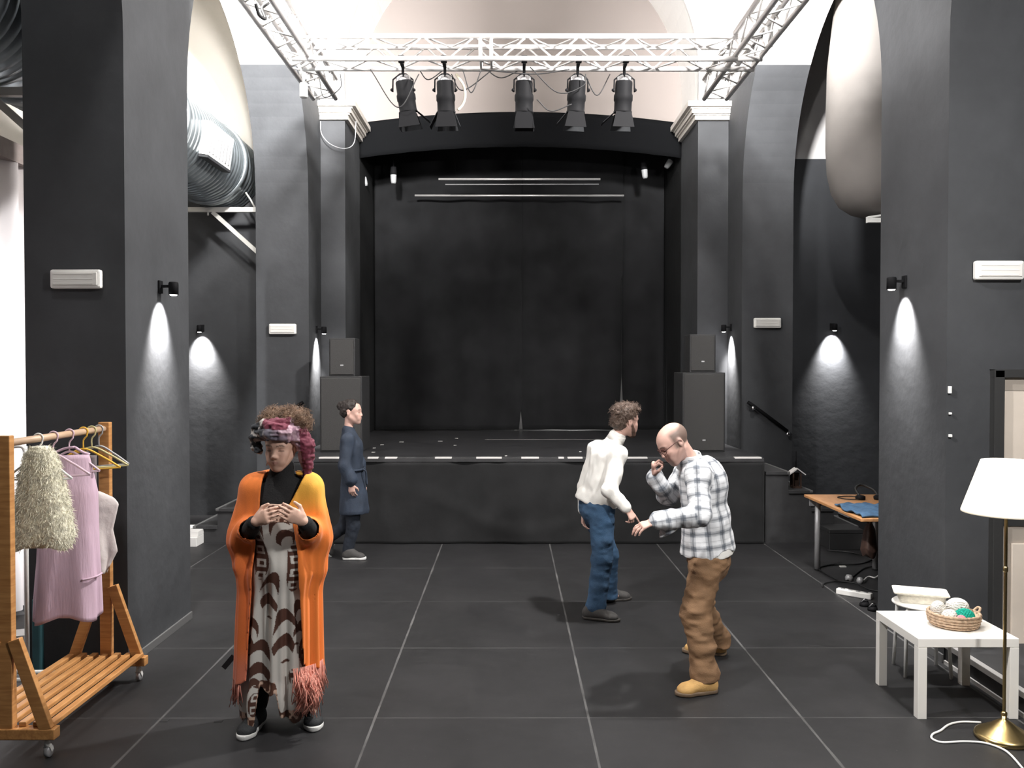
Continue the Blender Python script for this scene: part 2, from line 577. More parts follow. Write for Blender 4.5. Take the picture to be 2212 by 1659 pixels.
vault('ceiling_chancel', AC - AR, AC + AR, YA, YB, AS, 'vault_beige')
vault('ceiling', XL, XR, YBACK, YE, TOP, 'plaster')
for nm, xa, xb, m in (('left', OUTL, XL2, 'cream_plaster'), ('right', XR2, OUTR, 'wall_aisle_r')):
    vault('ceiling_aisle_' + nm, xa, xb, YBACK, YE, 6.15, m)
M['outer_l'] = paint_mat('left_outer_wall_paint', (0.10, 0.10, 0.10), (0.74, 0.70, 0.64), 3.7)
struct('wall_outer_left', MB().box((OUTL - 0.25, YBACK, 0), (OUTL, YA, 6.3)), 'outer_l')
struct('wall_outer_right', MB().box((OUTR, YBACK, 0), (OUTR + 0.25, YA, 6.3)), 'wall_aisle_r')
struct('wall_back', MB().box((OUTL - 0.25, YBACK - 0.25, 0), (OUTR + 0.25, YBACK, 10.2)), 'dark_wall')
M['partition'] = paint_mat('partition_paint', (0.062, 0.062, 0.06), (0.062, 0.062, 0.06), 9)
struct('wall_partition', MB().box((XR2, 5.62, 0), (OUTR, 5.80, 7.4)), 'partition')

# cornices at the arch springing, moulding around the arch, base strips
for k, sgn in ((1, -1), (2, 1)):
    mb = MB()
    xj = AC + sgn * AR                                  # jamb face
    xo = XL if sgn < 0 else XR                          # outer end against the pier
    for z0, z1, pr in ((5.20, 5.255, 0.05), (5.255, 5.275, 0.075), (5.275, 5.325, 0.10), (5.325, 5.345, 0.12), (5.345, 5.41, 0.165)):
        xi = xj - sgn * pr
        q = [(xo, YE - pr), (xi, YE - pr), (xi, YA), (xj + sgn * 0.02, YA), (xj + sgn * 0.02, YE + 0.02), (xo, YE + 0.02)]
        mb.prism(q, (z0, z1), lambda u, v, w: (u, v, w))
    struct('trim_%d' % k, mb, 'stone')
mb = MB()
for r0, r1, y0 in ((AR, AR + 0.10, YE - 0.035), (AR + 0.10, AR + 0.30, YE - 0.018)):
    o_ = [(AC + AR + (r1 - AR), 5.41)] + arch_pts(AC, r1, AS) + [(AC - AR - (r1 - AR), 5.41)]
    i_ = [(AC + r0, 5.41)] + arch_pts(AC, r0, AS) + [(AC - r0, 5.41)]
    n = len(o_)
    vs = [(u, y0, v) for u, v in o_] + [(u, y0, v) for u, v in i_] + [(u, YE + 0.02, v) for u, v in o_] + [(u, YE + 0.02, v) for u, v in i_]
    fs = []
    for i in range(n - 1):
        fs += [(i, i + 1, n + i + 1, n + i), (i, 2 * n + i, 2 * n + i + 1, i + 1), (n + i, n + i + 1, 3 * n + i + 1, 3 * n + i)]
    mb.add(vs, fs)
struct('trim_3', mb, 'plaster')
M['base_strip'] = mat('grey_metal_base_strip', (0.20, 0.20, 0.20), 0.35, metal=0.5)
struct('baseboard_left', MB().box((XL, 5.55, 0), (XL + 0.014, Y1, 0.055)), 'base_strip', bevel=0.003)
struct('baseboard_right', MB().box((XR - 0.014, 5.62, 0), (XR, Y1, 0.055)), 'base_strip', bevel=0.003)

# door in the partition on the right, reached by a low black step
DX0, DX1, DZ = 3.157, 4.10, 1.937
dr = thing('door_1', None, None, (DX0, 5.62, 0))
dr['kind'] = 'structure'
mb = MB()
mb.box((0, -0.06, 0.14), (0.065, 0, DZ)).box((DX1 - DX0 - 0.065, -0.06, 0.14), (DX1 - DX0, 0, DZ)).box((0, -0.06, DZ - 0.05), (DX1 - DX0, 0, DZ))
mb.build('door_frame', 'frame_black', dr, bevel=0.004)
MB().box((0.065, -0.03, 0.96), (DX1 - DX0 - 0.065, 0, DZ - 0.135)).build('upper_panel', 'door_beige', dr)
MB().box((0.065, -0.034, DZ - 0.135), (DX1 - DX0 - 0.065, 0, DZ - 0.05)).build('roller_blind', 'door_grey', dr)
MB().box((0.065, -0.04, 0.915), (DX1 - DX0 - 0.065, 0, 0.96)).build('cross_rail', 'frame_black', dr)
MB().box((0.065, -0.03, 0.14), (DX1 - DX0 - 0.065, 0, 0.915)).build('lower_panel', 'door_grey', dr)
MB().box((0.13, -0.05, 0.14), (0.25, -0.03, 0.80)).build('pale_strip', 'door_beige', dr, bevel=0.003)
st = thing('entrance_step', 'low black step with pale edge strips in front of the beige door', 'step', (XR, 4.55, 0))
MB().box((0.0, 0, 0), (1.6, 1.05, 0.135)).build('step_body', 'step_black', st, bevel=0.003)
MB().box((-0.008, 0, 0.105), (1.6, 1.05, 0.142)).build('edge_strip', 'step_edge', st, bevel=0.003)
MB().box((0.03, 0.02, 0.1421), (1.6, 1.05, 0.1435)).build('tread_mat', 'step_black', st)
MB().box((-0.012, 0, 0.0), (0, 1.05, 0.025)).build('edge_strip', 'step_edge', st)

# ------------------------------------------------------------------ stage
SX0, SX1, SY, SZ = -2.47, 2.82, 9.52, 0.957
sg = thing('stage', 'black stage platform with cloth skirt below the tall black opening', 'stage', (0, SY, 0))
mb = MB()
mb.prism([(SX0, 0), (SX1, 0), (SX1, YE - SY - 0.004), (AC + AR - 0.004, YE - SY - 0.004), (AC + AR - 0.004, YB - SY - 0.01), (AC - AR + 0.004, YB - SY - 0.01), (AC - AR + 0.004, YE - SY - 0.004), (SX0, YE - SY - 0.004)],
         (SZ - 0.05, SZ), lambda u, v, w: (u, v, w))
mb.build('deck', 'stage_deck', sg, bevel=0.004)
mb = MB()
rnd = random.Random(3)


def skirt(u, v):
    x = SX0 + (SX1 - SX0) * u
    z = (SZ - 0.055) * (1 - v)
    d = 0.012 * math.sin(x * 5.1 + 0.6) + 0.008 * math.sin(x * 13 + 1.3 * math.sin(x * 2)) + 0.03 * v * v
    swag = 0.5 + 0.5 * math.cos((x - 0.2) * 1.9)
    d += 0.025 * math.exp(-((v - 0.25 - 0.6 * swag) / 0.10) ** 2) * v
    return (x, -0.035 - d, max(z, 0.004))


mb.grid(skirt, 160, 24)
e = 24


def side_sk(x):
    return lambda u, v: (x + (0.012 + 0.02 * v) * math.sin(u * 22) * 0.3, -0.035 + (YE - SY - 0.1) * u, max((SZ - 0.055) * (1 - v), 0.004))


mb.grid(side_sk(SX1 + 0.004), 40, 6).grid(side_sk(SX0 - 0.004), 40, 6)
mb.build('skirt', 'skirt_cloth', sg, solid=0.006)
# pale edge batten and tape marks on the stage lip
MB().box((SX0, -0.045, SZ - 0.05), (SX1, -0.001, SZ - 0.006)).build('front_edge', 'step_black', sg, bevel=0.003)
for a, b in ((690, 735), (795, 818), (832, 858), (940, 976), (1029, 1084), (1126, 1164), (1206, 1218), (1226, 1258), (1345, 1398), (1586, 1644)):
    x0, x1 = (a - VPX) * SY / F_PX, (b - VPX) * SY / F_PX
    MB().box((x0, -0.047, SZ - 0.013), (x1, 0.018, SZ + 0.002)).build('edge_tape', 'tape', sg)
for px, py, w in ((806, 977, 7), (825, 961, 8), (867, 955, 11), (951, 953, 12), (986, 947, 8), (1093, 985, 5), (1254, 976, 5), (808, 968, 6), (983, 962, 7)):
    Y = (EYE - SZ) * F_PX / (py - HOR)
    x = (px - VPX) * Y / F_PX
    MB().box((x - w * 0.0026, Y - SY - 0.02, SZ), (x + w * 0.0026, Y - SY + 0.02, SZ + 0.0015)).build('floor_tape', 'tape', sg)
MB().box((-0.35, 2.35, SZ), (1.35, 2.362, SZ + 0.0015)).build('deck_seam', 'step_edge', sg)

# side steps, four treads on each side
for sgn, x0, lab in ((1, SX1 + 0.03, 'black wooden steps down from the stage beside the wood-topped table'),
                     (-1, SX0 - 0.03, 'black steps beside the stage behind the woman in orange')):
    sp = thing('stage_steps', lab, 'steps', (x0, SY, 0), group='steps beside the stage')
    for i, z in enumerate((0.795, 0.585, 0.385, 0.19)):
        a, b = sorted((sgn * 0.255 * i, sgn * 0.255 * (i + 1)))
        MB().box((a, 0.0, 0), (b, 0.85, z - 0.035)).build('riser', 'step_black', sp)
        a2, b2 = sorted((sgn * (0.255 * i - 0.0), sgn * (0.255 * (i + 1) + 0.012)))
        MB().box((a2, -0.02, z - 0.035), (b2, 0.87, z)).build('tread', 'step_black', sp, bevel=0.003)
        c, d = sorted((sgn * (0.255 * (i + 1) - 0.02), sgn * (0.255 * (i + 1) + 0.013)))
        MB().box((c, -0.021, z - 0.02), (d, 0.871, z + 0.001)).build('nosing', 'nosing', sp)
    hx = XR if sgn > 0 else XL
# handrails on the pier faces above the steps
for sgn, pts, lab in ((1, [(2.93, 1.53), (2.99, 1.49), (3.42, 1.17)], 'dark sloping handrail with bright bracket ends on right far pillar'),
                      (-1, [(-2.55, 1.53), (-2.61, 1.49), (-3.04, 1.17)], 'dark sloping handrail on left far pillar above the woman in orange')):
    hr = thing('handrail', lab, 'handrail', (pts[0][0], Y2, 0), group='handrails on the far pillars')
    o0 = pts[0][0]
    MB().tube([(x - o0, -0.07, z) for x, z in pts], 0.022, 10).build('rail', 'black_metal', hr)
    for x, z in (pts[1], pts[2]):
        MB().tube([(x - o0, -0.07, z - 0.01), (x - o0, 0.0, z - 0.03)], 0.012, 8).build('bracket', 'chrome', hr)
        MB().ball((x - o0, -0.085, z - 0.035), 0.03).build('bracket_cap', 'chrome', hr)

# black curtains across the back of the stage
YC = 13.62


def ctop(x):
    return 5.985 - 0.17 * ((x - AC) / AR) ** 2


panels = [('black curtain left of the centre gap at the back of the stage', AC - AR + 0.02, 0.17, None, (0.05, 0.50)),
          ('black curtain between the two pale gaps at the back of the stage', 0.17, 1.775, (0.05, 0.50), (0.045, 0.85)),
          ('narrow black curtain at the right end of the stage back', 1.775, AC + AR - 0.02, (0.045, 0.85), None)]
for lab, xa, xb, gl, gr in panels:
    def fn(u, v, xa=xa, xb=xb, gl=gl, gr=gr):
        z = SZ + 0.012
        l, r = xa, xb
        zz = v * 5.0
        if gl: l = xa + gl[0] * max(0, 1 - zz / gl[1]) + (0.004 if (gl[1] > 0.6 and zz < 2.5) else -0.02)
        if gr: r = xb - gr[0] * max(0, 1 - zz / gr[1]) - (0.004 if (gr[1] > 0.6 and zz < 2.5) else -0.02)
        x = l + (r - l) * u
        top = ctop(x)
        y = YC + 0.035 * math.sin(x * 11 + 0.7 * math.sin(x * 3.1)) * (0.5 + 0.5 * (1 - v)) + (0.03 if gl and not gr else 0) + (-0.02 if gr and not gl else 0)
        return (x, y, z + (top - z) * v)
    c = MB().grid(fn, 90, 60).build('stage_curtain', 'black_cloth', solid=0.006)
    tag(c, lab, 'curtain', 'black curtains at the back of the stage')
wl = thing('backstage_lamp', 'small work lamp behind the black stage curtains', 'lamp', (0.95, 13.82, SZ))
MB().lathe([(0.0, 0), (0.05, 0), (0.05, 0.01), (0.012, 0.02), (0.012, 0.25), (0.03, 0.26), (0.03, 0.3), (0, 0.3)], 14).build('stand', 'white_metal', wl)
ld = bpy.data.lights.new('backstage_lamp_bulb', 'POINT')
ld.energy = 16
ld.shadow_soft_size = 0.03
lo = bpy.data.objects.new('backstage_lamp_bulb', ld)
COL.objects.link(lo)
lo.location = (0.95, 13.80, SZ + 0.36)

# beige wall filling the arch above the stage opening, black border cloth below its edge
poly = [(AC + AR, 5.30)] + arch_pts(AC, AR, AS) + [(AC - AR, 5.30)]
struct('wall_tympanum', MB().prism(poly, (YA - 0.01, YA + 0.12), lambda u, v, w: (u, w, v)), M['vault_beige'])
bd = MB().grid(lambda u, v: (AC - AR + 0.01 + (2 * AR - 0.02) * u, YA - 0.035 + 0.008 * math.sin(u * 70) * v, 5.63 - 0.16 * (2 * u - 1) ** 2 - 0.50 * v), 90, 6).build('stage_border', 'border_cloth', solid=0.006)
tag(bd, 'black border cloth across the top of the stage opening under the beige wall', 'curtain')

# thin lighting bars in front of the curtains
for a, b, py, Y, lab in ((948, 1296, 389, 12.9, 'upper short pale lighting bar in the black stage opening'), (897, 1347, 424, 13.35, 'lower longer pale lighting bar in front of the black stage curtain')):
    z = EYE + (HOR - py) * Y / F_PX
    x0, x1 = (a - VPX) * Y / F_PX, (b - VPX) * Y / F_PX
    lb = thing('lighting_bar', lab, 'lighting bar', ((x0 + x1) / 2, Y, z), group='lighting bars over the stage')
    h = (x1 - x0) / 2
    MB().tube([(-h, 0, 0), (h, 0, 0)], 0.017, 8).build('pipe', 'alu', lb)
    if Y < 13:
        MB().tube([(-h + 0.1, 0.02, -0.075), (h - 0.02, 0.02, -0.07)], 0.008, 8).build('lower_pipe', 'grey_steel', lb)
    mb = MB()
    for x in (-h + 0.25, 0.05, h - 0.25):
        top = AS + math.sqrt(max(0.1, AR ** 2 - ((x0 + x1) / 2 + x - AC) ** 2))
        mb.tube([(x, 0, -0.08), (x, 0, top - z)], 0.0005, 5)
    mb.build('hanging_wire', 'black_metal', lb)

# ------------------------------------------------------------------ trusses and what hangs on them
TZ0, TZ1, TW = 4.93, 5.145, 0.28          # lower and upper chord heights, chord spacing across


def truss(label, a, b, side, step=0.5, pair=None):
    """box truss between a and b (lower near chord), second pair of chords offset by `side`"""
    a, b, side = np.array(a, float), np.array(b, float), np.array(side, float)
    up = np.array((0, 0, TZ1 - TZ0))
    t = thing('lighting_truss', label, 'truss', tuple(a), group='aluminium lighting trusses')
    L = b - a
    for o in (0 * up, up, side, side + up):
        MB().tube([o, o + L], 0.026, 12).build('chord', 'alu', t)
    n = max(2, int(round(np.linalg.norm(L) / step)))
    mb = MB()
    for i in range(n):
        p, q, m = L * (i / n), L * ((i + 1) / n), L * ((i + 0.5) / n)
        for o in (0 * up, side):
            mb.tube([o + p, o + up + m], 0.0105, 7).tube([o + up + m, o + q], 0.0105, 7)
        for o in (0 * up, up):
            mb.tube([o + m, o + side + q], 0.009, 6).tube([o + side + p, o + m], 0.009, 6)
    mb.build('lattice', 'alu', t)
    if pair:
        for f in pair:
            mb = MB()
            for o in (0 * up, side):
                mb.tube([o + L * f, o + L * f + up], 0.018, 8)
            mb.tube([L * f, L * f + side], 0.014, 8).tube([L * f + up, L * f + up + side], 0.014, 8)
            mb.build('end_frame', 'alu', t)
    return t


truss('wide aluminium truss across the hall with five spotlights hanging under it', (-2.10, 8.30, TZ0), (2.43, 8.30, TZ0), (0, TW, 0), 0.52, (0.4, 0.423))
truss('aluminium truss along the left side, running from above towards the stage arch', (-1.95, 9.62, TZ0 + 0.03), (-1.95, 2.6, TZ0 + 0.03), (-0.25, 0, 0), 0.5, (0.005,))
truss('aluminium truss along the right side, running from above towards the stage arch', (2.17, 9.62, TZ0 + 0.03), (2.17, 2.6, TZ0 + 0.03), (0.25, 0, 0), 0.5, (0.005,))

# floodlights on the side trusses and two added fill lights (their beams are the lights set at the top)
for i, (l, t, p, c, s_) in enumerate(FLOODS + UP_AND_FILL):
    d = nrm(np.array(t) - np.array(l))
    x = nrm(np.cross(d, (0, 0, 1)))
    y = np.cross(x, d)
    fl = thing('floodlight', ['flat black floodlight on the left truss', 'flat black floodlight on the right truss', 'black floodlight turned up to the vault on the left', 'black floodlight turned up to the vault on the right', 'black floodlight turned up to the vault near the camera', 'black floodlight on a tall stand at the right of the hall', 'black floodlight turned towards the left aisle'][i], 'floodlight', l, group='floodlights on the trusses')
    mb = MB()
    c0 = -d * 0.13
    for s_, w in ((0, 0.24), (1, 0.19)):
        pass
    vs = []
    for k, w in ((-d * 0.03, 0.23), (-d * 0.14, 0.16)):
        for a_, b_ in ((-1, -1), (1, -1), (1, 1), (-1, 1)):
            vs.append(k + x * a_ * w + y * b_ * w * 0.8)
    mb.add(vs, [(0, 1, 2, 3), (7, 6, 5, 4), (0, 4, 5, 1), (1, 5, 6, 2), (2, 6, 7, 3), (3, 7, 4, 0)])
    mb.build('housing', 'black_metal', fl, bevel=0.01)
    tz = TZ1 + 0.03 - l[2]
    tx = (-2.0 if l[0] < -1 else 2.2 if l[0] > 1 else l[0]) - l[0]
    if l[2] < 4.5:
        MB().tube([-d * 0.12, (0, -0.15, -0.2), (0, -0.15, -l[2])], 0.018, 8).build('stand', 'black_metal', fl)
    else:
        MB().tube([-d * 0.12, (tx, 0, tz + 0.02)], 0.014, 8).build('yoke', 'black_metal', fl)


def par_can(label, px, lean, door_mat, doors, turn=0.0):
    Y = 8.44
    x = (px - VPX) * Y / F_PX
    t = thing('par_spotlight', label, 'spotlight', (x, Y, 4.90), turn, group='spotlights hanging under the wide truss')
    MB().tube([(0, 0, 0.03), (0, 0, -0.07)], 0.014, 8).box((-0.028, -0.15, 0.0), (0.028, -0.10, 0.06)).bar((0, -0.13, 0.0), (0, 0.01, -0.005), 0.03, 0.02).build('clamp', 'black_metal', t)
    ax = nrm((math.sin(lean), 0.10, -math.cos(lean)))
    c0 = np.array((0, 0, -0.085))
    MB().tube([c0 + (-0.10, 0, -0.16), c0 + (-0.098, 0, -0.04), c0 + (-0.03, 0, 0.015), c0 + (0.03, 0, 0.015), c0 + (0.098, 0, -0.04), c0 + (0.10, 0, -0.16)], 0.008, 6).build('yoke', 'black_metal', t)
    MB().lathe([(0, 0), (0.045, 0.0), (0.072, 0.02), (0.078, 0.06)], 24, c0, ax).build('rear_cap', 'chrome', t)
    MB().lathe([(0.079, 0.055), (0.084, 0.07), (0.084, 0.17), (0.093, 0.19), (0.093, 0.235), (0.086, 0.25), (0.086, 0.335), (0.092, 0.345), (0.092, 0.355), (0.075, 0.355), (0.06, 0.30), (0, 0.25)], 24, c0, ax).build('can', 'black_metal', t)
    MB().ball(c0 + np.array((0.108, 0, -0.14)), 0.016).ball(c0 + np.array((-0.108, 0, -0.14)), 0.016).build('tilt_knob', 'black_metal', t)
    x_, y_, _ = frame_of(ax)
    x_ = nrm(np.array((1, 0, 0)) - ax * ax[0])
    y_ = np.cross(ax, x_)
    b0 = c0 + ax * 0.355
    for (sx, sy, op, m) in doors:
        hinge = b0 + (x_ * sx + y_ * sy) * 0.085
        side = x_ if sy else y_
        out = nrm(ax * math.cos(op) + (x_ * sx + y_ * sy) * math.sin(op))
        w0, w1, ln = 0.075, 0.105, 0.16
        vs = [hinge - side * w0, hinge + side * w0, hinge + side * w1 + out * ln, hinge - side * w1 + out * ln]
        MB().add(vs, [(0, 1, 2, 3)]).build('barn_door', m, t, solid=0.004)
    return t


G, K = 'gel', 'black_metal'
par_can('black spotlight leaning right, first from the left under the wide truss', 872, 0.14, G, [(0, -1, 0.35, G), (1, 0, 0.75, K), (0, 1, 0.3, K), (-1, 0, 0.1, K)])
par_can('black spotlight beside the pale hanging strap, second from the left under the truss', 962, 0.03, G, [(0, -1, 0.35, G), (-1, 0, 0.5, K), (1, 0, 0.35, G), (0, 1, 0.3, K)])
par_can('long straight black spotlight in the middle of the five under the truss', 1132, 0.0, G, [(0, -1, 0.05, K), (-1, 0, 0.03, K), (1, 0, 0.03, K), (0, 1, 0.05, K)])
par_can('black spotlight with cable loop across it, fourth from the left under the truss', 1247, -0.05, G, [(0, -1, 0.35, G), (-1, 0, 0.65, K), (0, 1, 0.3, K)])
par_can('black spotlight with silver back, last on the right under the truss', 1347, -0.03, G, [(0, -1, 0.35, G), (-1, 0, 0.8, K), (0, 1, 0.3, K)])

# cables drooping from the wide truss, pale strap, cable at the left arch corner
crn = random.Random(5)
cables = [((800, 150), (860, 232), (905, 160)), ((905, 150), (925, 172), (960, 150)), ((1000, 152), (1018, 200), (1040, 150)), ((1040, 140), (1080, 168), (1125, 150)),
          ((1145, 145), (1205, 200), (1260, 185), (1265, 160)), ((1265, 165), (1290, 206), (1318, 160)), ((1160, 215), (1190, 240), (1235, 225)), ((975, 160), (1000, 195), (1065, 150)),
          ((1040, 150), (1150, 160), (1230, 150)), ((690, 170), (700, 210), (735, 190), (735, 160))]
for i, pts in enumerate(cables):
    Y = 8.30 + 0.28 * (i % 2)
    w = [P(x, y, Y) for x, y in pts]
    c = MB().tube(bez(w, 24), 0.0055, 6).build('truss_cable', 'black_rubber')
    tag(c, 'thin dark cable loop drooping from the wide truss', 'cable', 'cable loops on the wide truss')
c = MB().tube(bez([P(x, y, 8.52) for x, y in ((985, 160), (1000, 182), (1005, 205), (1000, 225), (989, 238))], 24), 0.013, 8).build('hanging_strap', mat('pale_strap', (0.72, 0.66, 0.52), 0.7))
tag(c, 'pale curved strap hanging beside the second spotlight', 'strap')
c = MB().tube(bez([P(x, y, 11.17) for x, y in ((692, 262), (695, 290), (715, 312), (745, 321), (765, 308), (769, 262))], 30), 0.006, 6).build('wall_cable', 'grey_steel')
tag(c, 'thin grey cable sagging below the left cornice', 'cable')
for pts, lab in ((((552, 8), (560, 32), (573, 40), (566, 18), (580, 6)), 'dark tangle of cable at the top of the left truss'),):
    c = MB().tube(bez([P(x, y, 7.0 + 0.05 * i) for i, (x, y) in enumerate(pts)], 40), 0.014, 7).build('cable_tangle', 'black_rubber')
    tag(c, lab, 'cable')
for (px, py, Y, h, lab) in ((1661, 78, 8.1, 0.20, 'white upright canister at the right end of the wide truss'), (656, 195, 8.45, 0.14, 'white upright canister hanging at the left end of the wide truss')):
    p = P(px, py, Y)
    t = thing('white_canister', lab, 'fixture', tuple(p), group='white canisters on the truss')
    MB().lathe([(0, -h / 2), (0.036, -h / 2), (0.04, -h / 2 + 0.01), (0.04, h / 2 - 0.01), (0.034, h / 2), (0, h / 2)], 20).build('body', 'white_metal', t)
    tx = (2.43 if p[0] > 0 else -2.08) - p[0]
    MB().tube([(0, 0, h / 2 - 0.02), (0, 0, h / 2 + 0.03), (tx, 0.1, TZ0 - p[2] + (0.1 if p[0] > 0 else 0.0))], 0.01, 7).build('hook', 'white_metal', t)

# ------------------------------------------------------------------ lamps and boxes on the walls
LD = 0.10


def wall_lamp(label, x, y, z, nx, ny, power, big=1.0):
    t = thing('wall_lamp', label, 'wall lamp', (x, y, z), math.atan2(ny, nx), group='small downlights on the walls')
    MB().box((0, -0.03, -0.02), (0.015, 0.03, 0.07)).bar((0.015, 0, 0.03), (LD - 0.02, 0, 0.03), 0.02, 0.02).build('bracket', 'black_metal', t, bevel=0.003)
    MB().lathe([(0, 0.06), (0.03, 0.06), (0.034, 0.05), (0.034, -0.03), (0.029, -0.03), (0.027, -0.018), (0, -0.018)], 20, (LD, 0, 0)).build('shade', 'black_metal', t)
    MB().lathe([(0, -0.02), (0.026, -0.02), (0.027, -0.028), (0.02, -0.036), (0, -0.038)], 20, (LD, 0, 0)).build('bulb', M['lamp_glow'], t)
    d = bpy.data.lights.new('wall_lamp_beam', 'SPOT')
    d.energy = power
    d.spot_size = math.radians(78)
    d.spot_blend = 1.0
    d.shadow_soft_size = 0.03
    d.color = (1.0, 0.97, 0.94)
    o = bpy.data.objects.new('wall_lamp_beam', d)
    COL.objects.link(o)
    o.location = (x + nx * LD, y + ny * LD, z - 0.045)
    o.rotation_euler = Vector((-nx * 0.55, -ny * 0.55, -1)).to_track_quat('-Z', 'Y').to_euler()


M['lamp_glow'] = mat('lamp_glow', (1, 1, 1), 0.4, emit=(1, 0.96, 0.9), es=14)
wall_lamp('black wall lamp shining down on the left near pillar', XL, 6.09, 2.50, 1, 0, 420)
wall_lamp('wall lamp shining down on the right near pillar', XR, 6.22, 2.55, -1, 0, 380)
wall_lamp('wall lamp shining down on the left far pillar beside the loudspeaker', XL, 11.0, 2.42, 1, 0, 560)
wall_lamp('wall lamp shining down on the right far pillar beside the loudspeaker', XR, 11.1, 2.45, -1, 0, 560)
wall_lamp('wall lamp with bright cone on the end wall of the left aisle', (432 - VPX) * 11.2 / F_PX, YE, 2.45, 0, -1, 560)
wall_lamp('wall lamp with bright cone on the end wall of the right aisle', (1803 - VPX) * 11.2 / F_PX, YE, 2.47, 0, -1, 680)


def emergency_light(label, px, py, Y, w, h):
    p = P(px, py, Y)
    t = thing('emergency_light', label, 'emergency light', (p[0], Y, p[2]), group='white emergency light boxes on the pillars')
    MB().box((-w / 2, -0.05, -h / 2), (w / 2, -0.001, h / 2)).build('housing', 'white_plastic', t, bevel=0.014)
    mb = MB()
    mb.box((-w / 2 + 0.018, -0.058, -h / 2 + 0.018), (w / 2 - 0.018, -0.048, h / 2 - 0.018))
    mb.build('diffuser', 'diffuser', t, bevel=0.006)
    mb = MB()
    for k in range(3):
        mb.box((-w / 2 + 0.03, -0.0605, -h / 4 + k * h / 4 - 0.003), (w / 2 - 0.045, -0.0575, -h / 4 + k * h / 4 + 0.003))
    mb.build('ribs', 'white_plastic', t)


emergency_light('white emergency light box on the dark front of the left near pillar', 170, 604, 5.55, 0.325, 0.122)
emergency_light('white emergency light box on the right near pillar above the door', 2152, 585, 5.62, 0.318, 0.124)
emergency_light('white emergency light box on the left far pillar', 612, 711, Y2, 0.335, 0.128)
emergency_light('white emergency light box on the right far pillar', 1656, 698, Y2, 0.335, 0.125)
for px, py, lab in ((632, 231, 'small white sensor high on the left far pillar'), (1625, 190, 'small white sensor high on the right far pillar')):
    p = P(px, py, Y2)
    s_ = thing('wall_sensor', lab, 'sensor', (p[0], Y2, p[2]), group='sensors on the far pillars')
    MB().lathe([(0, 0.05), (0.02, 0.045), (0.03, 0.02), (0.032, 0)], 14, (0, 0, 0), (0, -1, 0)).build('dome', 'sensor_white', s_)
    MB().box((-0.02, -0.03, -0.09), (0.02, 0, -0.05)).build('base', 'dark_grey_metal', s_, bevel=0.004)
for px, py, w, h, lab in ((2050, 842, 0.02, 0.048, 'upright white switch plate on the right near pillar edge'), (2051, 893, 0.016, 0.014, 'tiny white hook on the right near pillar, middle of three'), (2051, 941, 0.02, 0.018, 'tiny white peg on the right near pillar, lowest of three')):
    p = P(px, py, 5.62)
    s_ = MB().box((p[0] - w / 2, 5.60, p[2] - h / 2), (p[0] + w / 2, 5.62, p[2] + h / 2)).build('switch_plate' if h > 0.03 else 'wall_hook', 'sensor_white', bevel=0.003)
    tag(s_, lab, 'switch' if h > 0.03 else 'hook')

# ------------------------------------------------------------------ loudspeakers on the stage
def box_speaker(label, x0, x1, y, z0, z1, dep, badge, grp):
    t = thing('loudspeaker', label, 'loudspeaker', ((x0 + x1) / 2, y, z0), group=grp)
    w, h = x1 - x0, z1 - z0
    MB().box((-w / 2, 0, 0), (w / 2, dep, h)).build('cabinet', 'speaker_box', t, bevel=0.008)
    mb = MB()
    mb.box((-w / 2 + 0.015, -0.012, 0.02), (w / 2 - 0.015, 0.002, h - 0.02))
    mb.build('grille', 'speaker_grille', t, bevel=0.006)
    MB().box((badge[0] - 0.018, -0.017, badge[1] - 0.008), (badge[0] + 0.018, -0.011, badge[1] + 0.008)).build('badge', 'grey_steel', t, bevel=0.002)


def spx(px, Y): return (px - VPX) * Y / F_PX


box_speaker('large dark bass speaker on the left of the stage behind the woman in navy', spx(691, 10.1), spx(782, 10.1), 10.1, SZ, 1.852, 0.55, (0.02, 0.10), 'bass speakers on the stage')
box_speaker('small dark speaker on top of the left bass speaker', spx(711, 10.15), spx(767, 10.15), 10.15, 1.852, 2.305, 0.32, (0.0, 0.13), 'top speakers on the bass speakers')
box_speaker('large dark bass speaker on the right of the stage behind the bald man', spx(1475, 10.1), spx(1567, 10.1), 10.1, SZ, 1.897, 0.55, (0.0, 0.14), 'bass speakers on the stage')
box_speaker('small dark speaker on top of the right bass speaker', spx(1490, 10.15), spx(1546, 10.15), 10.15, 1.897, 2.35, 0.32, (0.0, 0.13), 'top speakers on the bass speakers')

# small stage lights on the side walls of the recess
for px, py, lean, side, lab in ((850, 378, 0.0, -1, 'small pale-tipped stage light at the left of the opening, inner one'), (785, 384, 0.25, -1, 'small pale-tipped stage light close to the left jamb of the opening'),
                                (1392, 367, 0.1, 1, 'slim pale-tipped stage light at the right of the opening, inner one'), (1449, 347, -0.6, 1, 'small tilted pale-tipped stage light close to the right jamb of the opening')):
    p = P(px, py, 12.9)
    t = thing('stage_light', lab, 'stage light', tuple(p), group='small stage lights in the opening')
    ax = (math.sin(lean), 0, -math.cos(lean))
    MB().lathe([(0, -0.13), (0.04, -0.12), (0.05, -0.04), (0.05, 0.0), (0, 0.0)], 14, (0, 0, 0), ax).build('housing', 'black_metal', t)
    MB().lathe([(0.047, 0.0), (0.042, 0.10), (0.03, 0.13), (0, 0.13)], 14, (0, 0, -0.0), ax).build('pale_snoot', mat('pale_grey_snoot', (0.42, 0.43, 0.44), 0.5), t)
    wx = (AC + side * AR) - p[0]
    za = 0.16 if abs(wx) < 0.3 else 0.34
    MB().tube([(0, 0, 0.08), (0, 0, za), (wx, 0, za)], 0.015, 8).build('arm', 'black_metal', t)

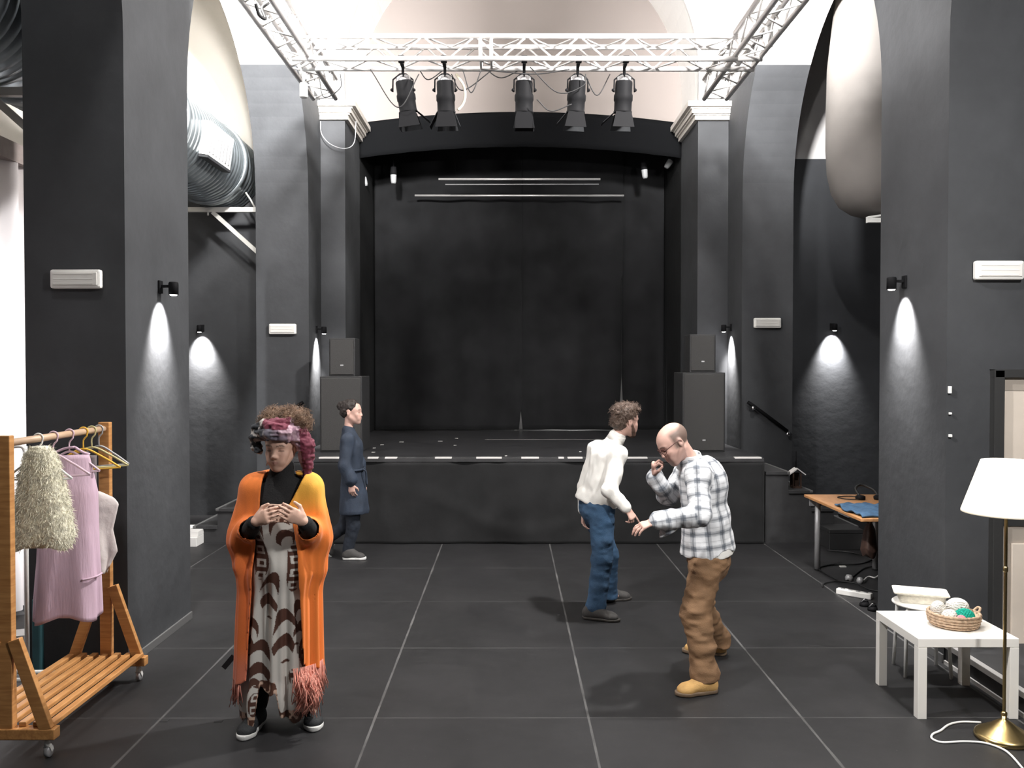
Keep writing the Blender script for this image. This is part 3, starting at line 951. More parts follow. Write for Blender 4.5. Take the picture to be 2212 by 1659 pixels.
# ------------------------------------------------------------------ left aisle: duct, brackets, curtain
DXC, DZC, DR = -3.77, 4.50, 0.50
dt = thing('air_duct', 'big ribbed galvanised air duct in the left aisle', 'air duct', (DXC, 2.0, DZC))
prof = []
y = 0.0
while y < 9.28:
    prof += [(DR - 0.012, y), (DR, y + 0.012), (DR, y + 0.078), (DR - 0.012, y + 0.09)]
    y += 0.10
MB().lathe(prof, 64, (0, 0, 0), (0, 1, 0)).build('tube', 'galv', dt)
for yy in (2.2, 4.62, 6.75, 8.65):
    MB().lathe([(DR, yy - 0.05), (DR + 0.022, yy - 0.045), (DR + 0.022, yy + 0.045), (DR, yy + 0.05)], 64, (0, 0, 0), (0, 1, 0)).build('joint_collar', 'galv', dt)
gr = []
a0 = math.radians(8)
er, eu = np.array((math.cos(a0), 0, -math.sin(a0))), np.array((math.sin(a0), 0, math.cos(a0)))
mb = MB()
c = er * (DR - 0.03)
vs = []
for k in (0.0, 0.09):
    for yy, hh in ((7.2, -0.20), (7.95, -0.20), (7.95, 0.17), (7.2, 0.17)):
        vs.append(c + er * k + eu * hh + np.array((0, yy, 0)))
mb.add(vs, [(0, 1, 2, 3), (7, 6, 5, 4), (0, 4, 5, 1), (1, 5, 6, 2), (2, 6, 7, 3), (3, 7, 4, 0)])
gb = mb.build('air_grille', 'white_metal', dt, bevel=0.004)
mb = MB()
for k in range(7):
    yy = 7.26 + k * 0.10
    mb.bar(c + er * 0.093 + eu * -0.15 + np.array((0, yy, 0)), c + er * 0.093 + eu * 0.15 + np.array((0, yy, 0)), 0.03, 0.01, er)
mb.build('louvre', 'grey_steel', gb)
MB().bar(c + er * 0.05 + eu * -0.205 + np.array((0, 7.2, 0)), c + er * 0.05 + eu * -0.205 + np.array((0, 7.95, 0)), 0.03, 0.10, er).build('lower_lip', 'dark_grey_metal', gb)
for Y, lab in ((10.92, 'pale steel bracket with diagonal brace under the far end of the ribbed duct'), (6.28, 'pale steel bracket under the ribbed duct at the top left edge')):
    bk = thing('duct_bracket', lab, 'bracket', (XL2, Y, 3.96), group='steel brackets under the duct')
    MB().bar((0, 0, 0), (-1.06, 0, 0), 0.05, 0.06).build('arm', 'bracket_steel', bk)
    MB().bar((-0.64, 0, -0.03), (-0.003, 0, -0.60), 0.05, 0.045, (0, 1, 0)).build('brace', 'bracket_steel', bk)
    MB().box((-0.012, -0.05, -0.70), (0, 0.05, 0.1)).build('wall_plate', 'bracket_steel', bk)
    MB().tube([(-0.10, 0, 0.02), (-0.16, 0, 0.13), (-0.22, 0, 0.22)], 0.012, 7).build('saddle', 'bracket_steel', bk)
    MB().tube([(-0.59, 0, -0.06), (-0.59, 0, -0.10)], 0.012, 7).tube([(-0.70, 0, -0.02), (-0.70, 0, -0.07)], 0.012, 7).build('bolt', 'bracket_steel', bk)

al = thing('aisle_lamp', 'work lamp behind the white curtain in the left aisle', 'lamp', (-5.0, 6.7, 0))  # unseen lamp added to make the curtain glow from behind
MB().lathe([(0, 0), (0.14, 0), (0.14, 0.015), (0.015, 0.03), (0.015, 1.55), (0.05, 1.56), (0.05, 1.6), (0, 1.6)], 18).build('stand', 'black_metal', al)
sl = bpy.data.lights.new('aisle_lamp_beam', 'SPOT')
sl.energy = 430
sl.spot_size = math.radians(140)
sl.spot_blend = 0.08
sl.shadow_soft_size = 0.03
so = bpy.data.objects.new('aisle_lamp_beam', sl)
COL.objects.link(so)
so.location = (-5.0, 6.7, 1.68)
so.rotation_euler = Vector((1, 0.05, -0.24)).to_track_quat('-Z', 'Y').to_euler()
cu = thing('aisle_curtain', 'tall off-white curtain in the left aisle behind the near pillar', 'curtain', (-3.92, 4.3, 0))


def cf(u, v):
    yy = 4.5 * u
    return (0.045 * math.sin(yy * 24 + 0.8 * math.sin(yy * 7)) - 0.02 * math.sin(yy * 9), yy, 0.03 + 3.56 * v)


cm, nt_, b_ = _nodes('thin_white_curtain')
b_.inputs['Base Color'].default_value = (0.72, 0.67, 0.67, 1)
b_.inputs['Roughness'].default_value = 0.85
tr_ = nt_.nodes.new('ShaderNodeBsdfTranslucent')
tr_.inputs[0].default_value = (0.8, 0.76, 0.76, 1)
ms_ = nt_.nodes.new('ShaderNodeMixShader')
ms_.inputs[0].default_value = 0.45
nt_.links.new(b_.outputs[0], ms_.inputs[1])
nt_.links.new(tr_.outputs[0], ms_.inputs[2])
nt_.links.new(ms_.outputs[0], nt_.nodes['Material Output'].inputs[0])
MB().grid(cf, 380, 10).build('cloth', cm, cu)
MB().bar((0, -0.1, 3.64), (0, 4.6, 3.64), 0.10, 0.15).build('pelmet_rail', 'rail_brown', cu)
for xx in (-0.1, 4.5):
    MB().tube([(0, xx, 3.7), (0, xx, 3.97)], 0.012, 7).build('rail_hanger', 'grey_steel', cu)
MB().tube([(0.03, 0, 0), (0.03, 0, 3.6)], 0.02, 8).build('rail_post', 'white_metal', cu)
# white pieces standing in for patches of light on the left aisle floor
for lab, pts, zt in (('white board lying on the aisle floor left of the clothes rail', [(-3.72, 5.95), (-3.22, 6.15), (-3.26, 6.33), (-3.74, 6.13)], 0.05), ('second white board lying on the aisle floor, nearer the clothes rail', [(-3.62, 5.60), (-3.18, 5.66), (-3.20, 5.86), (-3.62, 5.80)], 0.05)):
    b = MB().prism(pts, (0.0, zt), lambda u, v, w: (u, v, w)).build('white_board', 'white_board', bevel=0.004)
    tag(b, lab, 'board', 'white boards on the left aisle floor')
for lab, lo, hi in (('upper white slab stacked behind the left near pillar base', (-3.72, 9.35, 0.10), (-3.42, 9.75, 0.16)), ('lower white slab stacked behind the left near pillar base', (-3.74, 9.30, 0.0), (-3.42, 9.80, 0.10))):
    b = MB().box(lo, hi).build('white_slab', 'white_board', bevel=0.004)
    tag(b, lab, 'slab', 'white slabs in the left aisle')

# right aisle: wrapped duct drop and its bracket
wd = thing('wrapped_duct', 'large smooth greige wrapped duct with rounded end in the right aisle', 'air duct', (4.10, 9.55, 3.62))
mb = MB()
pr = [(0, 0), (0.16, 0.012), (0.30, 0.06), (0.42, 0.15), (0.50, 0.30), (0.545, 0.52), (0.56, 0.8), (0.56, 1.2), (0.55, 1.7), (0.44, 2.75)]
x_, y_, d_ = frame_of(nrm((-0.03, 0, 1)))
mb.lathe(pr, 48, (0, 0, 0), nrm((0.0, 0.0, 1)))
wb = mb.build('wrapped_tube', 'duct_wrap', wd)
bk = thing('duct_support', 'short white bracket under the wrapped duct in the right aisle', 'bracket', (OUTR, 9.30, 3.55))
MB().bar((0, 0, 0), (-1.83, 0, 0.0), 0.06, 0.05).build('arm', 'white_metal', bk)
MB().bar((-1.83, -0.0, 0.03), (-1.5, 0, 0.08), 0.06, 0.02).build('pad', 'white_metal', bk)

# ------------------------------------------------------------------ wooden clothes rail with garments (left front)
RX, RY0, RY1 = -2.51, 4.25, 5.30
rk = thing('clothes_rack', 'wooden clothes rail on casters with a slatted base at the left edge', 'clothes rack', (RX, RY0, 0))
D = RY1 - RY0
MB().tube([(0, -0.02, 1.575), (0, D + 0.03, 1.575)], 0.019, 14).build('rail', 'pale_wood', rk)
for yy in (0.0, D):
    MB().box((-0.034, yy - 0.022, 0.135), (0.034, yy + 0.022, 1.615)).build('post', 'pine', rk, bevel=0.004)
    for sx in (-1, 1):
        MB().bar((sx * 0.20, yy - 0.012, 0.15), (sx * 0.045, yy - 0.012, 0.60), 0.034, 0.062, (1, 0, 0)).build('brace', 'pine', rk, bevel=0.003)
    MB().box((-0.245, yy - 0.03, 0.10), (0.245, yy + 0.03, 0.155)).build('base_bar', 'pine_h', rk, bevel=0.005)
    for sx in (-1, 1):
        cs = MB().tube([(sx * 0.195, yy, 0.10), (sx * 0.195, yy, 0.06)], 0.014, 10).bar((sx * 0.195, yy, 0.064), (sx * 0.195, yy + 0.02, 0.03), 0.034, 0.02, (0, 1, 0)).build('caster', 'white_plastic', rk)
        MB().lathe([(0, -0.012), (0.028, -0.012), (0.031, -0.006), (0.031, 0.006), (0.028, 0.012), (0, 0.012)], 18, (sx * 0.195, yy + 0.012, 0.031), (1, 0, 0)).build('wheel', 'grey_steel', cs)
for i in range(7):
    x = -0.21 + i * 0.07
    MB().box((x - 0.019, 0.0, 0.155), (x + 0.019, D, 0.180)).build('slat', 'pine', rk, bevel=0.005)

M['yellow_plastic'] = mat('yellow_plastic', (0.72, 0.42, 0.05), 0.4)
M['olive_plastic'] = mat('pale_olive_plastic', (0.52, 0.47, 0.24), 0.4)
M['pink_plastic'] = mat('pale_pink_plastic', (0.66, 0.48, 0.56), 0.4)


def hanger(label, y, m, half=0.20, drop=0.115, ring=False, rot=0.0, bar=True, x=0.0):
    t = thing('clothes_hanger', label, 'clothes hanger', (RX + x, RY0 + y, 1.575), rot, group='hangers on the wooden rail')
    hook = [(0.022 * math.cos(a) , 0, 0.005 + 0.022 * math.sin(a)) for a in np.linspace(-0.5, math.pi, 10)]
    hk = [(0.0, 0, -0.10), (0.0, 0, -0.05), (0.018, 0, -0.025)] + [(0.024 * math.cos(a), 0, 0.002 + 0.024 * math.sin(a)) for a in np.linspace(-0.6, math.pi * 0.95, 10)]
    MB().tube(bez(hk, 40), 0.0045, 8).build('hook', m, t)
    z0 = -0.10
    pts = [(-half, 0, z0 - drop), (-half * 0.5, 0, z0 - drop * 0.42), (0, 0, z0), (half * 0.5, 0, z0 - drop * 0.42), (half, 0, z0 - drop)]
    mb = MB().tube(bez(pts, 24), 0.0065, 8)
    if bar: mb.tube([(-half, 0, z0 - drop), (0, 0, z0 - drop - 0.008), (half, 0, z0 - drop)], 0.0055, 8)
    mb.build('arms', m, t)
    if ring:
        MB().tube([(0.045 * math.cos(a) - 0.015, 0, z0 - 0.06 + 0.045 * math.sin(a)) for a in np.linspace(0, 2 * math.pi, 25)[:-1]], 0.008, 8, True).build('ring', m, t)
    return t


hanger('yellow hanger with a round ring, on the wooden rail', 0.78, 'yellow_plastic', 0.20, ring=True, rot=0.25, x=0.0)
hanger('pale olive hanger behind the yellow one on the wooden rail', 0.88, 'olive_plastic', 0.20, rot=0.3, x=0.0)
hanger('pale pink hanger under the fluffy vest', 0.45, 'pink_plastic', 0.19, rot=0.15)
hanger('second pale pink hanger carrying the lilac dress', 0.62, 'pink_plastic', 0.16, rot=0.2)
hanger('white hanger holding the fluffy vest on the wooden rail', 0.30, 'white_plastic', 0.17, rot=0.1)
hanger('grey hanger at the far end holding the dark and white top', 0.97, 'grey_steel', 0.17, rot=0.2)


def loft(rings, n=40, wav=0.0, wn=7, seed=0, mb=None):
    """closed garment body: rings (z, cx, cy, half_width, half_depth, rot)"""
    mb = mb or MB()
    vs = []
    zs = [r[0] for r in rings]
    m = 40
    zz = np.linspace(zs[0], zs[-1], m) if zs[-1] > zs[0] else np.linspace(zs[0], zs[-1], m)
    order = np.argsort(zs)
    Z = np.array(zs)[order]
    get = lambda k, z: float(np.interp(z, Z, np.array([r[k] for r in rings])[order]))
    zmin, zmax = min(zs), max(zs)
    for z in zz:
        cx, cy, w, d, ro = (get(k, z) for k in range(1, 6))
        f = (zmax - z) / (zmax - zmin)
        for k in range(n):
            a = 2 * math.pi * k / n
            q = 1 + wav * f * (math.sin(wn * a + seed + 1.3 * math.sin(2 * a)) + 0.4 * math.sin((wn * 2 + 1) * a + z * 9))
            lx, ly = w * math.cos(a) * q, d * math.sin(a) * (q + wav * 3 * f * math.sin(wn * a + seed))
            vs.append((cx + lx * math.cos(ro) - ly * math.sin(ro), cy + lx * math.sin(ro) + ly * math.cos(ro), z + 0.02 * f * math.sin(3 * a + seed)))
    fs = [(i * n + k, i * n + (k + 1) % n, (i + 1) * n + (k + 1) % n, (i + 1) * n + k) for i in range(m - 1) for k in range(n)]
    fs += [tuple(range(n)), tuple((m - 1) * n + k for k in reversed(range(n)))]
    return mb.add(vs, fs, True)


# fluffy vest
M['fluff'] = mat('cream_fluff', (0.78, 0.75, 0.60), 0.95, var=0.25, vscale=30, bump=0.8, bscale=60, sheen=0.4)
vy = RY0 + 0.30
ve = thing('fluffy_vest', 'fluffy cream fur vest hanging on the wooden clothes rail', 'vest', (RX, vy, 1.0))
rings = [(0.0, 0.02, 0, 0.145, 0.075, 0.1), (0.06, 0.025, 0, 0.155, 0.08, 0.1), (0.25, 0.015, 0, 0.135, 0.075, 0.1), (0.42, 0.01, 0, 0.10, 0.06, 0.1), (0.50, 0.01, 0, 0.075, 0.045, 0.1), (0.535, 0.01, 0, 0.04, 0.025, 0.1)]
vb = loft(rings, 40, 0.03, 5).build('vest_body', 'fluff', ve)
mb = MB()
me = vb.data
rv = random.Random(2)
for p in me.polygons:
    for _ in range(4):
        c = np.array(p.center) + np.array([rv.uniform(-0.008, 0.008) for _ in range(3)])
        nn = nrm(np.array(p.normal) + np.array((rv.uniform(-0.9, 0.9), rv.uniform(-0.9, 0.9), rv.uniform(-1.4, 0.1))))
        sd = nrm(np.cross(nn, (rv.uniform(-1, 1), rv.uniform(-1, 1), 1))) * 0.0016
        L = rv.uniform(0.012, 0.030)
        mb.add([c - sd, c + sd, c + nn * L + np.array((0, 0, -0.006))], [(0, 1, 2)])
tag(mb.build('fur_pile', 'fluff', ve, recalc=False), kind='stuff')

# lilac dress, dark garment behind it, dark and white tops at the far end
M['lilac'] = mat('lilac_cotton', (0.60, 0.43, 0.53), 0.85, var=0.06, vscale=10, bump=0.25, bscale=30, stretch=(3, 3, 0.4))
M['plum'] = mat('dark_plum_cloth', (0.045, 0.03, 0.045), 0.85)
M['soft_white'] = mat('soft_white_cloth', (0.66, 0.60, 0.58), 0.85, var=0.08, vscale=14, bump=0.3, bscale=30)
M['taupe'] = mat('taupe_cloth', (0.22, 0.19, 0.20), 0.85)
dy = RY0 + 0.62
dd = thing('lilac_dress', 'lilac sleeveless dress hanging on the wooden clothes rail behind the fluffy vest', 'dress', (RX, dy, 0.5))
rr_ = [(0.02, -0.02, 0, 0.172, 0.075, 0.35), (0.25, -0.015, 0, 0.168, 0.07, 0.35), (0.55, -0.01, 0, 0.155, 0.06, 0.35), (0.74, 0.01, 0, 0.135, 0.05, 0.35), (0.86, 0.025, 0, 0.10, 0.03, 0.35), (0.955, 0.03, 0, 0.075, 0.016, 0.35)]
loft(rr_, 56, 0.06, 5, 0.4).build('dress_body', 'lilac', dd)
MB().tube(bez([(0.085, -0.045, 0.25), (0.12, -0.03, 0.255), (0.15, 0.0, 0.262), (0.16, 0.04, 0.27)], 12), 0.006, 6).build('waist_seam', 'lilac', dd)
MB().tube(bez([(-0.10, -0.035, 0.955), (-0.03, -0.01, 0.99), (0.03, 0.0, 1.0)], 10), 0.008, 6).tube(bez([(0.03, 0.0, 1.0), (0.07, 0.01, 0.97), (0.10, 0.03, 0.955)], 10), 0.008, 6).build('strap', 'lilac', dd)
g1 = thing('plum_garment', 'long dark plum garment hidden behind the lilac dress on the rail', 'garment', (RX, RY0 + 0.80, 0.52))
loft([(0, -0.11, 0, 0.12, 0.05, 0.2), (0.6, -0.09, 0, 0.10, 0.045, 0.2), (0.90, -0.06, 0, 0.07, 0.02, 0.2)], 40, 0.05, 6, 1).build('garment_body', 'plum', g1)
g2 = thing('sleeveless_shirt', 'dark and white sleeveless shirt at the far end of the wooden rail', 'shirt', (RX, RY0 + 0.955, 0.72))
loft([(0.0, 0.03, -0.02, 0.035, 0.02, 0.2), (0.10, 0.02, -0.02, 0.085, 0.03, 0.2), (0.24, 0.01, -0.02, 0.075, 0.03, 0.2), (0.40, 0.02, -0.02, 0.105, 0.03, 0.2), (0.44, 0.02, -0.02, 0.08, 0.025, 0.2), (0.48, -0.01, -0.02, 0.03, 0.02, 0.2)], 36, 0.16, 4, 2).build('white_body', 'soft_white', g2)
loft([(0.05, -0.075, -0.03, 0.045, 0.02, 0.2), (0.45, -0.05, -0.03, 0.05, 0.022, 0.2), (0.70, -0.03, -0.02, 0.03, 0.012, 0.2)], 24, 0.05, 4, 3).build('dark_front', 'taupe', g2)

# white metal garment stand and teal bag behind the rail
ws = thing('garment_stand', 'white metal garment stand behind the wooden clothes rail', 'garment stand', (-3.04, 5.36, 0))
MB().tube([(0, 0, 0.03), (0, 0, 1.46)], 0.014, 10).build('pole', 'white_metal', ws)
MB().tube(bez([(-0.20, -0.16, 0.035), (-0.02, -0.14, 0.035), (0.16, -0.12, 0.035), (0.20, -0.06, 0.035), (0.16, 0.0, 0.035), (0, 0.0, 0.035), (-0.2, 0.02, 0.035)], 40), 0.014, 8).build('base', 'white_metal', ws)
MB().tube(bez([(-0.16, -0.03, 1.44), (-0.05, -0.02, 1.46), (-0.01, -0.01, 1.455), (0, 0, 1.42)], 20), 0.012, 8).build('top_arm', 'white_metal', ws)
for z in (1.26, 1.12):
    MB().tube([(-0.22, -0.06, z + 0.02), (0, 0, z)], 0.005, 6).build('cross_wire', 'white_metal', ws)
tb = thing('teal_bag', 'narrow teal bag standing on the floor beside the left near pillar', 'bag', (-3.04, 5.475, 0))
MB().box((-0.025, -0.025, 0.0), (0.035, 0.025, 0.47)).build('bag_body', 'teal', tb, bevel=0.012)
MB().tube(bez([(-0.01, -0.012, 0.465), (0.0, -0.012, 0.50), (0.025, -0.012, 0.50), (0.035, -0.012, 0.465)], 12), 0.005, 6).build('bag_handle', 'teal', tb)

# ------------------------------------------------------------------ right front: white table, stool, baskets, lamp
tx, ty = 2.263, 4.71
t = thing('white_side_table', 'square white side table with thick legs holding the wicker basket', 'table', (tx, ty, 0))
MB().box((0, 0, 0.40), (0.56, 0.55, 0.45)).build('tabletop', 'white_lacquer', t, bevel=0.003)
for x in (0, 0.51):
    for y in (0, 0.50):
        MB().box((x, y, 0), (x + 0.05, y + 0.05, 0.40)).build('leg', 'white_lacquer', t, bevel=0.002)
sx, sy = 2.645, 5.465
t = thing('white_stool', 'round white stool behind the white side table', 'stool', (sx, sy, 0))
MB().lathe([(0, 0.432), (0.17, 0.432), (0.178, 0.438), (0.178, 0.444), (0.17, 0.45), (0, 0.45)], 40).build('seat', 'white_lacquer', t)
for k in range(4):
    a = math.radians(38 + 90 * k)
    c, s = math.cos(a), math.sin(a)
    yb = min(0.185 * s, 0.13)
    MB().tube([(0.15 * c, 0.13 * s, 0.435), (0.175 * c, 0.14 * s, 0.40), (0.195 * c, yb, 0.0)], 0.0115, 10).build('leg', 'white_metal', t)
# rectangular white wicker tray on the stool
t = thing('wicker_tray', 'rectangular white wicker tray on the round stool', 'tray', (sx - 0.01, sy + 0.0, 0.45), math.radians(-20))
mb = MB()


def rr(w, d, z, r=0.02, n=6):
    pts = []
    for cx, cy, a0 in ((w - r, d - r, 0), (-w + r, d - r, 90), (-w + r, -d + r, 180), (w - r, -d + r, 270)):
        for i in range(n + 1):
            a = math.radians(a0 + 90 * i / n)
            pts.append((cx + r * math.cos(a), cy + r * math.sin(a), z))
    return pts


R_ = [rr(0.125, 0.075, 0.002), rr(0.145, 0.09, 0.055), rr(0.162, 0.105, 0.062), rr(0.162, 0.105, 0.068), rr(0.137, 0.083, 0.062), rr(0.118, 0.068, 0.012)]
n = len(R_[0])
vs = sum(R_, [])
fs = [(i * n + k, i * n + (k + 1) % n, (i + 1) * n + (k + 1) % n, (i + 1) * n + k) for i in range(5) for k in range(n)] + [tuple(range(n)), tuple(5 * n + k for k in range(n))]
mb.add(vs, fs).build('tray_body', 'white_wicker', t)
MB().prism([(p[0], p[1]) for p in rr(0.155, 0.10, 0)], (0.062, 0.070), lambda u, v, w: (u, v, w)).build('lining', 'white_wicker', t, bevel=0.002)

# round wicker basket with balls of yarn
bx, by = 2.585, 4.955
t = thing('wicker_basket', 'round natural wicker basket of yarn on the white side table', 'basket', (bx, by, 0.45))
mb = MB().lathe([(0, 0.002), (0.112, 0.002), (0.13, 0.03), (0.137, 0.075), (0.128, 0.078), (0.118, 0.04), (0.10, 0.016), (0, 0.014)], 48)
for z, r in ((0.012, 0.121), (0.028, 0.130), (0.044, 0.134), (0.060, 0.137), (0.076, 0.136)):
    mb.tube([((r + 0.0035 * (-1) ** k) * math.cos(2 * math.pi * k / 48), (r + 0.0035 * (-1) ** k) * math.sin(2 * math.pi * k / 48), z) for k in range(48)], 0.008, 6, True)
mb.build('basket_body', 'wicker', t)
MB().tube(bez([(0.128, -0.02, 0.075), (0.15, -0.01, 0.10), (0.15, 0.02, 0.10), (0.128, 0.03, 0.075)], 14), 0.007, 6).build('basket_handle', 'wicker', t)
M['yarn_white'] = mat('white_yarn', (0.80, 0.78, 0.74), 0.9, bump=0.5, bscale=90, stretch=(1, 1, 4))
M['yarn_teal'] = mat('teal_yarn', (0.0, 0.30, 0.22), 0.9, var=0.2, bump=0.6, bscale=80)
M['yarn_pink'] = mat('pink_yarn', (0.60, 0.26, 0.30), 0.9, bump=0.5, bscale=80)


def yarn(label, x, y, z, r, m, sc=(1, 1, 1)):
    mb = MB().ball((0, 0, 0), r * 0.97, 28, 18, sc)
    rn = random.Random(label)
    for k in range(7):
        ax = nrm([rn.gauss(0, 1) for _ in range(3)])
        x_, y_, _ = frame_of(ax)
        for o in (-0.25, 0.0, 0.25):
            q = math.sqrt(1 - o * o)
            mb.tube([(x_ * math.cos(a) * q + y_ * math.sin(a) * q + ax * o) * r * np.array(sc) for a in np.linspace(0, 2 * math.pi, 25)[:-1]], 0.0032, 5, True)
    o = mb.build('yarn_ball', m)
    o.location = (bx + x, by + y, 0.45 + z)
    return tag(o, label, 'yarn', 'balls of yarn in the wicker basket')


yarn('small upright white ball of yarn at the left of the basket', -0.075, 0.03, 0.085, 0.042, 'yarn_white', (0.95, 0.95, 1.15))
yarn('large white ball of yarn at the back of the basket', 0.045, 0.045, 0.095, 0.056, 'yarn_white', (1.1, 1, 0.9))
yarn('teal green ball of yarn in the basket', 0.035, -0.055, 0.070, 0.047, 'yarn_teal', (1.12, 1, 0.88))
yarn('white ball of yarn low in the middle of the basket', -0.045, -0.045, 0.060, 0.044, 'yarn_white')
yarn('small pink ball of yarn at the front edge of the basket', 0.0, -0.088, 0.060, 0.024, 'yarn_pink')

# brass floor lamp
lx, ly = 2.597, 4.46
t = thing('floor_lamp', 'brass floor lamp with a white conical shade at the right edge', 'floor lamp', (lx, ly, 0))
MB().lathe([(0, 0), (0.138, 0), (0.142, 0.012), (0.138, 0.026), (0.125, 0.034), (0.118, 0.036), (0.085, 0.058), (0.078, 0.060), (0.05, 0.082), (0.026, 0.098), (0.014, 0.105), (0.014, 0.13), (0, 0.13)], 48).build('base', 'brass', t)
MB().lathe([(0.0085, 0.12), (0.0085, 1.22)], 16).lathe([(0.0085, 0.88), (0.012, 0.885), (0.012, 0.905), (0.0085, 0.91)], 16).lathe([(0.0085, 0.122), (0.016, 0.126), (0.016, 0.14), (0.0085, 0.146)], 16).build('pole', 'brass', t)
MB().lathe([(0.014, 1.20), (0.018, 1.21), (0.018, 1.26), (0.0, 1.262)], 16).build('bulb_holder', 'brass', t)
MB().ball((0, 0, 1.30), 0.035, 16, 12, (1, 1, 1.2)).build('bulb', mat('bulb_glow', (1, 1, 1), 0.4, emit=(1, 0.86, 0.68), es=3), t)
sm, nt, b = _nodes('white_lamp_shade_cloth')
b.inputs['Base Color'].default_value = (0.82, 0.80, 0.76, 1)
b.inputs['Roughness'].default_value = 0.8
tr = nt.nodes.new('ShaderNodeBsdfTranslucent')
tr.inputs[0].default_value = (0.9, 0.86, 0.78, 1)
ms = nt.nodes.new('ShaderNodeMixShader')
ms.inputs[0].default_value = 0.35
nt.links.new(b.outputs[0], ms.inputs[1])
nt.links.new(tr.outputs[0], ms.inputs[2])
nt.links.new(ms.outputs[0], nt.nodes['Material Output'].inputs[0])
MB().lathe([(0.213, 1.192), (0.213, 1.20), (0.122, 1.466), (0.119, 1.468), (0.118, 1.464), (0.207, 1.20), (0.207, 1.193), (0.213, 1.192)], 56).build('shade', sm, t)
mb = MB()
for k in range(3):
    a = 2 * math.pi * k / 3 + 0.4
    mb.tube([(0, 0, 1.45), (0.119 * math.cos(a), 0.119 * math.sin(a), 1.455)], 0.002, 5)
mb.tube([(0, 0, 1.26), (0.04, 0, 1.30), (0.03, 0, 1.38), (0, 0, 1.45)], 0.002, 5)
mb.build('shade_wires', 'brass', t)
ld = bpy.data.lights.new('floor_lamp_bulb', 'POINT')
ld.energy = 34
ld.color = (1, 0.93, 0.84)
ld.shadow_soft_size = 0.03
lo = bpy.data.objects.new('floor_lamp_bulb', ld)
COL.objects.link(lo)
lo.location = (lx, ly, 1.36)


def floor_pt(px, py, z=0.006):
    Y = (EYE - z) * F_PX / (py - HOR)
    return ((px - VPX) * Y / F_PX, Y, z)


cb = MB().tube(bez([floor_pt(x, y) for x, y in ((2128, 1567), (2085, 1566), (2058, 1572), (2040, 1585), (2023, 1593), (2022, 1603), (2045, 1611), (2090, 1609), (2135, 1612), (2172, 1624), (2195, 1640), (2230, 1680))], 90), 0.0058, 8).build('lamp_cord', 'white_cable')
tag(cb, 'white cord looping over the floor beside the brass lamp base', 'cord')

# ------------------------------------------------------------------ wood-topped work table in the right aisle
wx0, wx1, wy0, wy1, wz = 2.86, 3.72, 6.95, 8.30, 0.72
t = thing('work_table', 'orange wood topped table with grey tube legs behind the right near pillar', 'table', (wx0, wy0, 0))
MB().box((0, 0, wz - 0.025), (wx1 - wx0, wy1 - wy0, wz)).build('tabletop', 'table_wood', t, bevel=0.004)
for x, y in ((0.11, 1.28), (0.67, 1.28), (0.33, 0.20), (0.75, 0.20)):
    if True:
        MB().tube([(x, y, 0), (x, y, wz - 0.025)], 0.027, 16).build('leg', 'grey_steel', t)
        MB().tube([(x, y, 0), (x, y, 0.02)], 0.031, 16).build('foot', 'black_rubber', t)
MB().box((0.03, 1.27, wz - 0.10), (0.80, 1.29, wz - 0.025)).build('rear_apron', 'grey_steel', t)
cl = MB().grid(lambda u, v: (wx0 + 0.02 + 0.75 * u + 0.02 * math.sin(v * 9), 6.97 + 0.62 * v + 0.03 * math.sin(u * 11),
                             wz + 0.012 + 0.022 * (math.sin(u * 17 + v * 5) * math.sin(v * 13 + u * 3)) ** 2 + 0.02 * math.sin(math.pi * u) * math.sin(math.pi * v)), 50, 40)
c = cl.build('folded_jeans', 'denim_light', solid=0.012)
tag(c, 'crumpled blue jeans lying on the wood-topped table', 'jeans')
hp = thing('headphones', 'black headphones and cable lying on the wood-topped table', 'headphones', (3.36, 7.95, wz))
MB().tube(bez([(-0.09, 0.02, 0.03), (-0.10, 0.10, 0.09), (-0.02, 0.16, 0.12), (0.07, 0.10, 0.08), (0.08, 0.02, 0.03)], 24), 0.012, 8).build('headband', 'black_rubber', hp)
for x in (-0.09, 0.08):
    MB().lathe([(0, 0), (0.04, 0), (0.045, 0.012), (0.045, 0.03), (0.03, 0.04), (0, 0.04)], 18, (x, 0.01, 0.002)).build('ear_cup', 'black_metal', hp)
MB().tube(bez([(-0.09, -0.02, 0.008), (-0.22, 0.0, 0.008), (-0.26, 0.12, 0.008), (-0.12, 0.18, 0.008), (-0.02, 0.08, 0.008)], 30), 0.005, 6).build('lead', 'black_rubber', hp)
sb = thing('shoulder_bag', 'dark brown leather bag hanging at the table by the right near pillar', 'bag', (3.215, 7.62, 0.28))
loft([(0.0, 0, 0, 0.10, 0.05, 1.2), (0.06, 0, 0, 0.13, 0.07, 1.2), (0.22, 0, 0, 0.11, 0.05, 1.2), (0.29, 0, 0, 0.08, 0.02, 1.2)], 30, 0.04, 5).build('bag_body', 'brown_leather', sb)
MB().tube(bez([(-0.02, -0.07, 0.27), (-0.01, -0.03, 0.385), (0.0, 0.03, 0.385), (0.02, 0.07, 0.27)], 16), 0.008, 6).build('strap', 'brown_leather', sb)
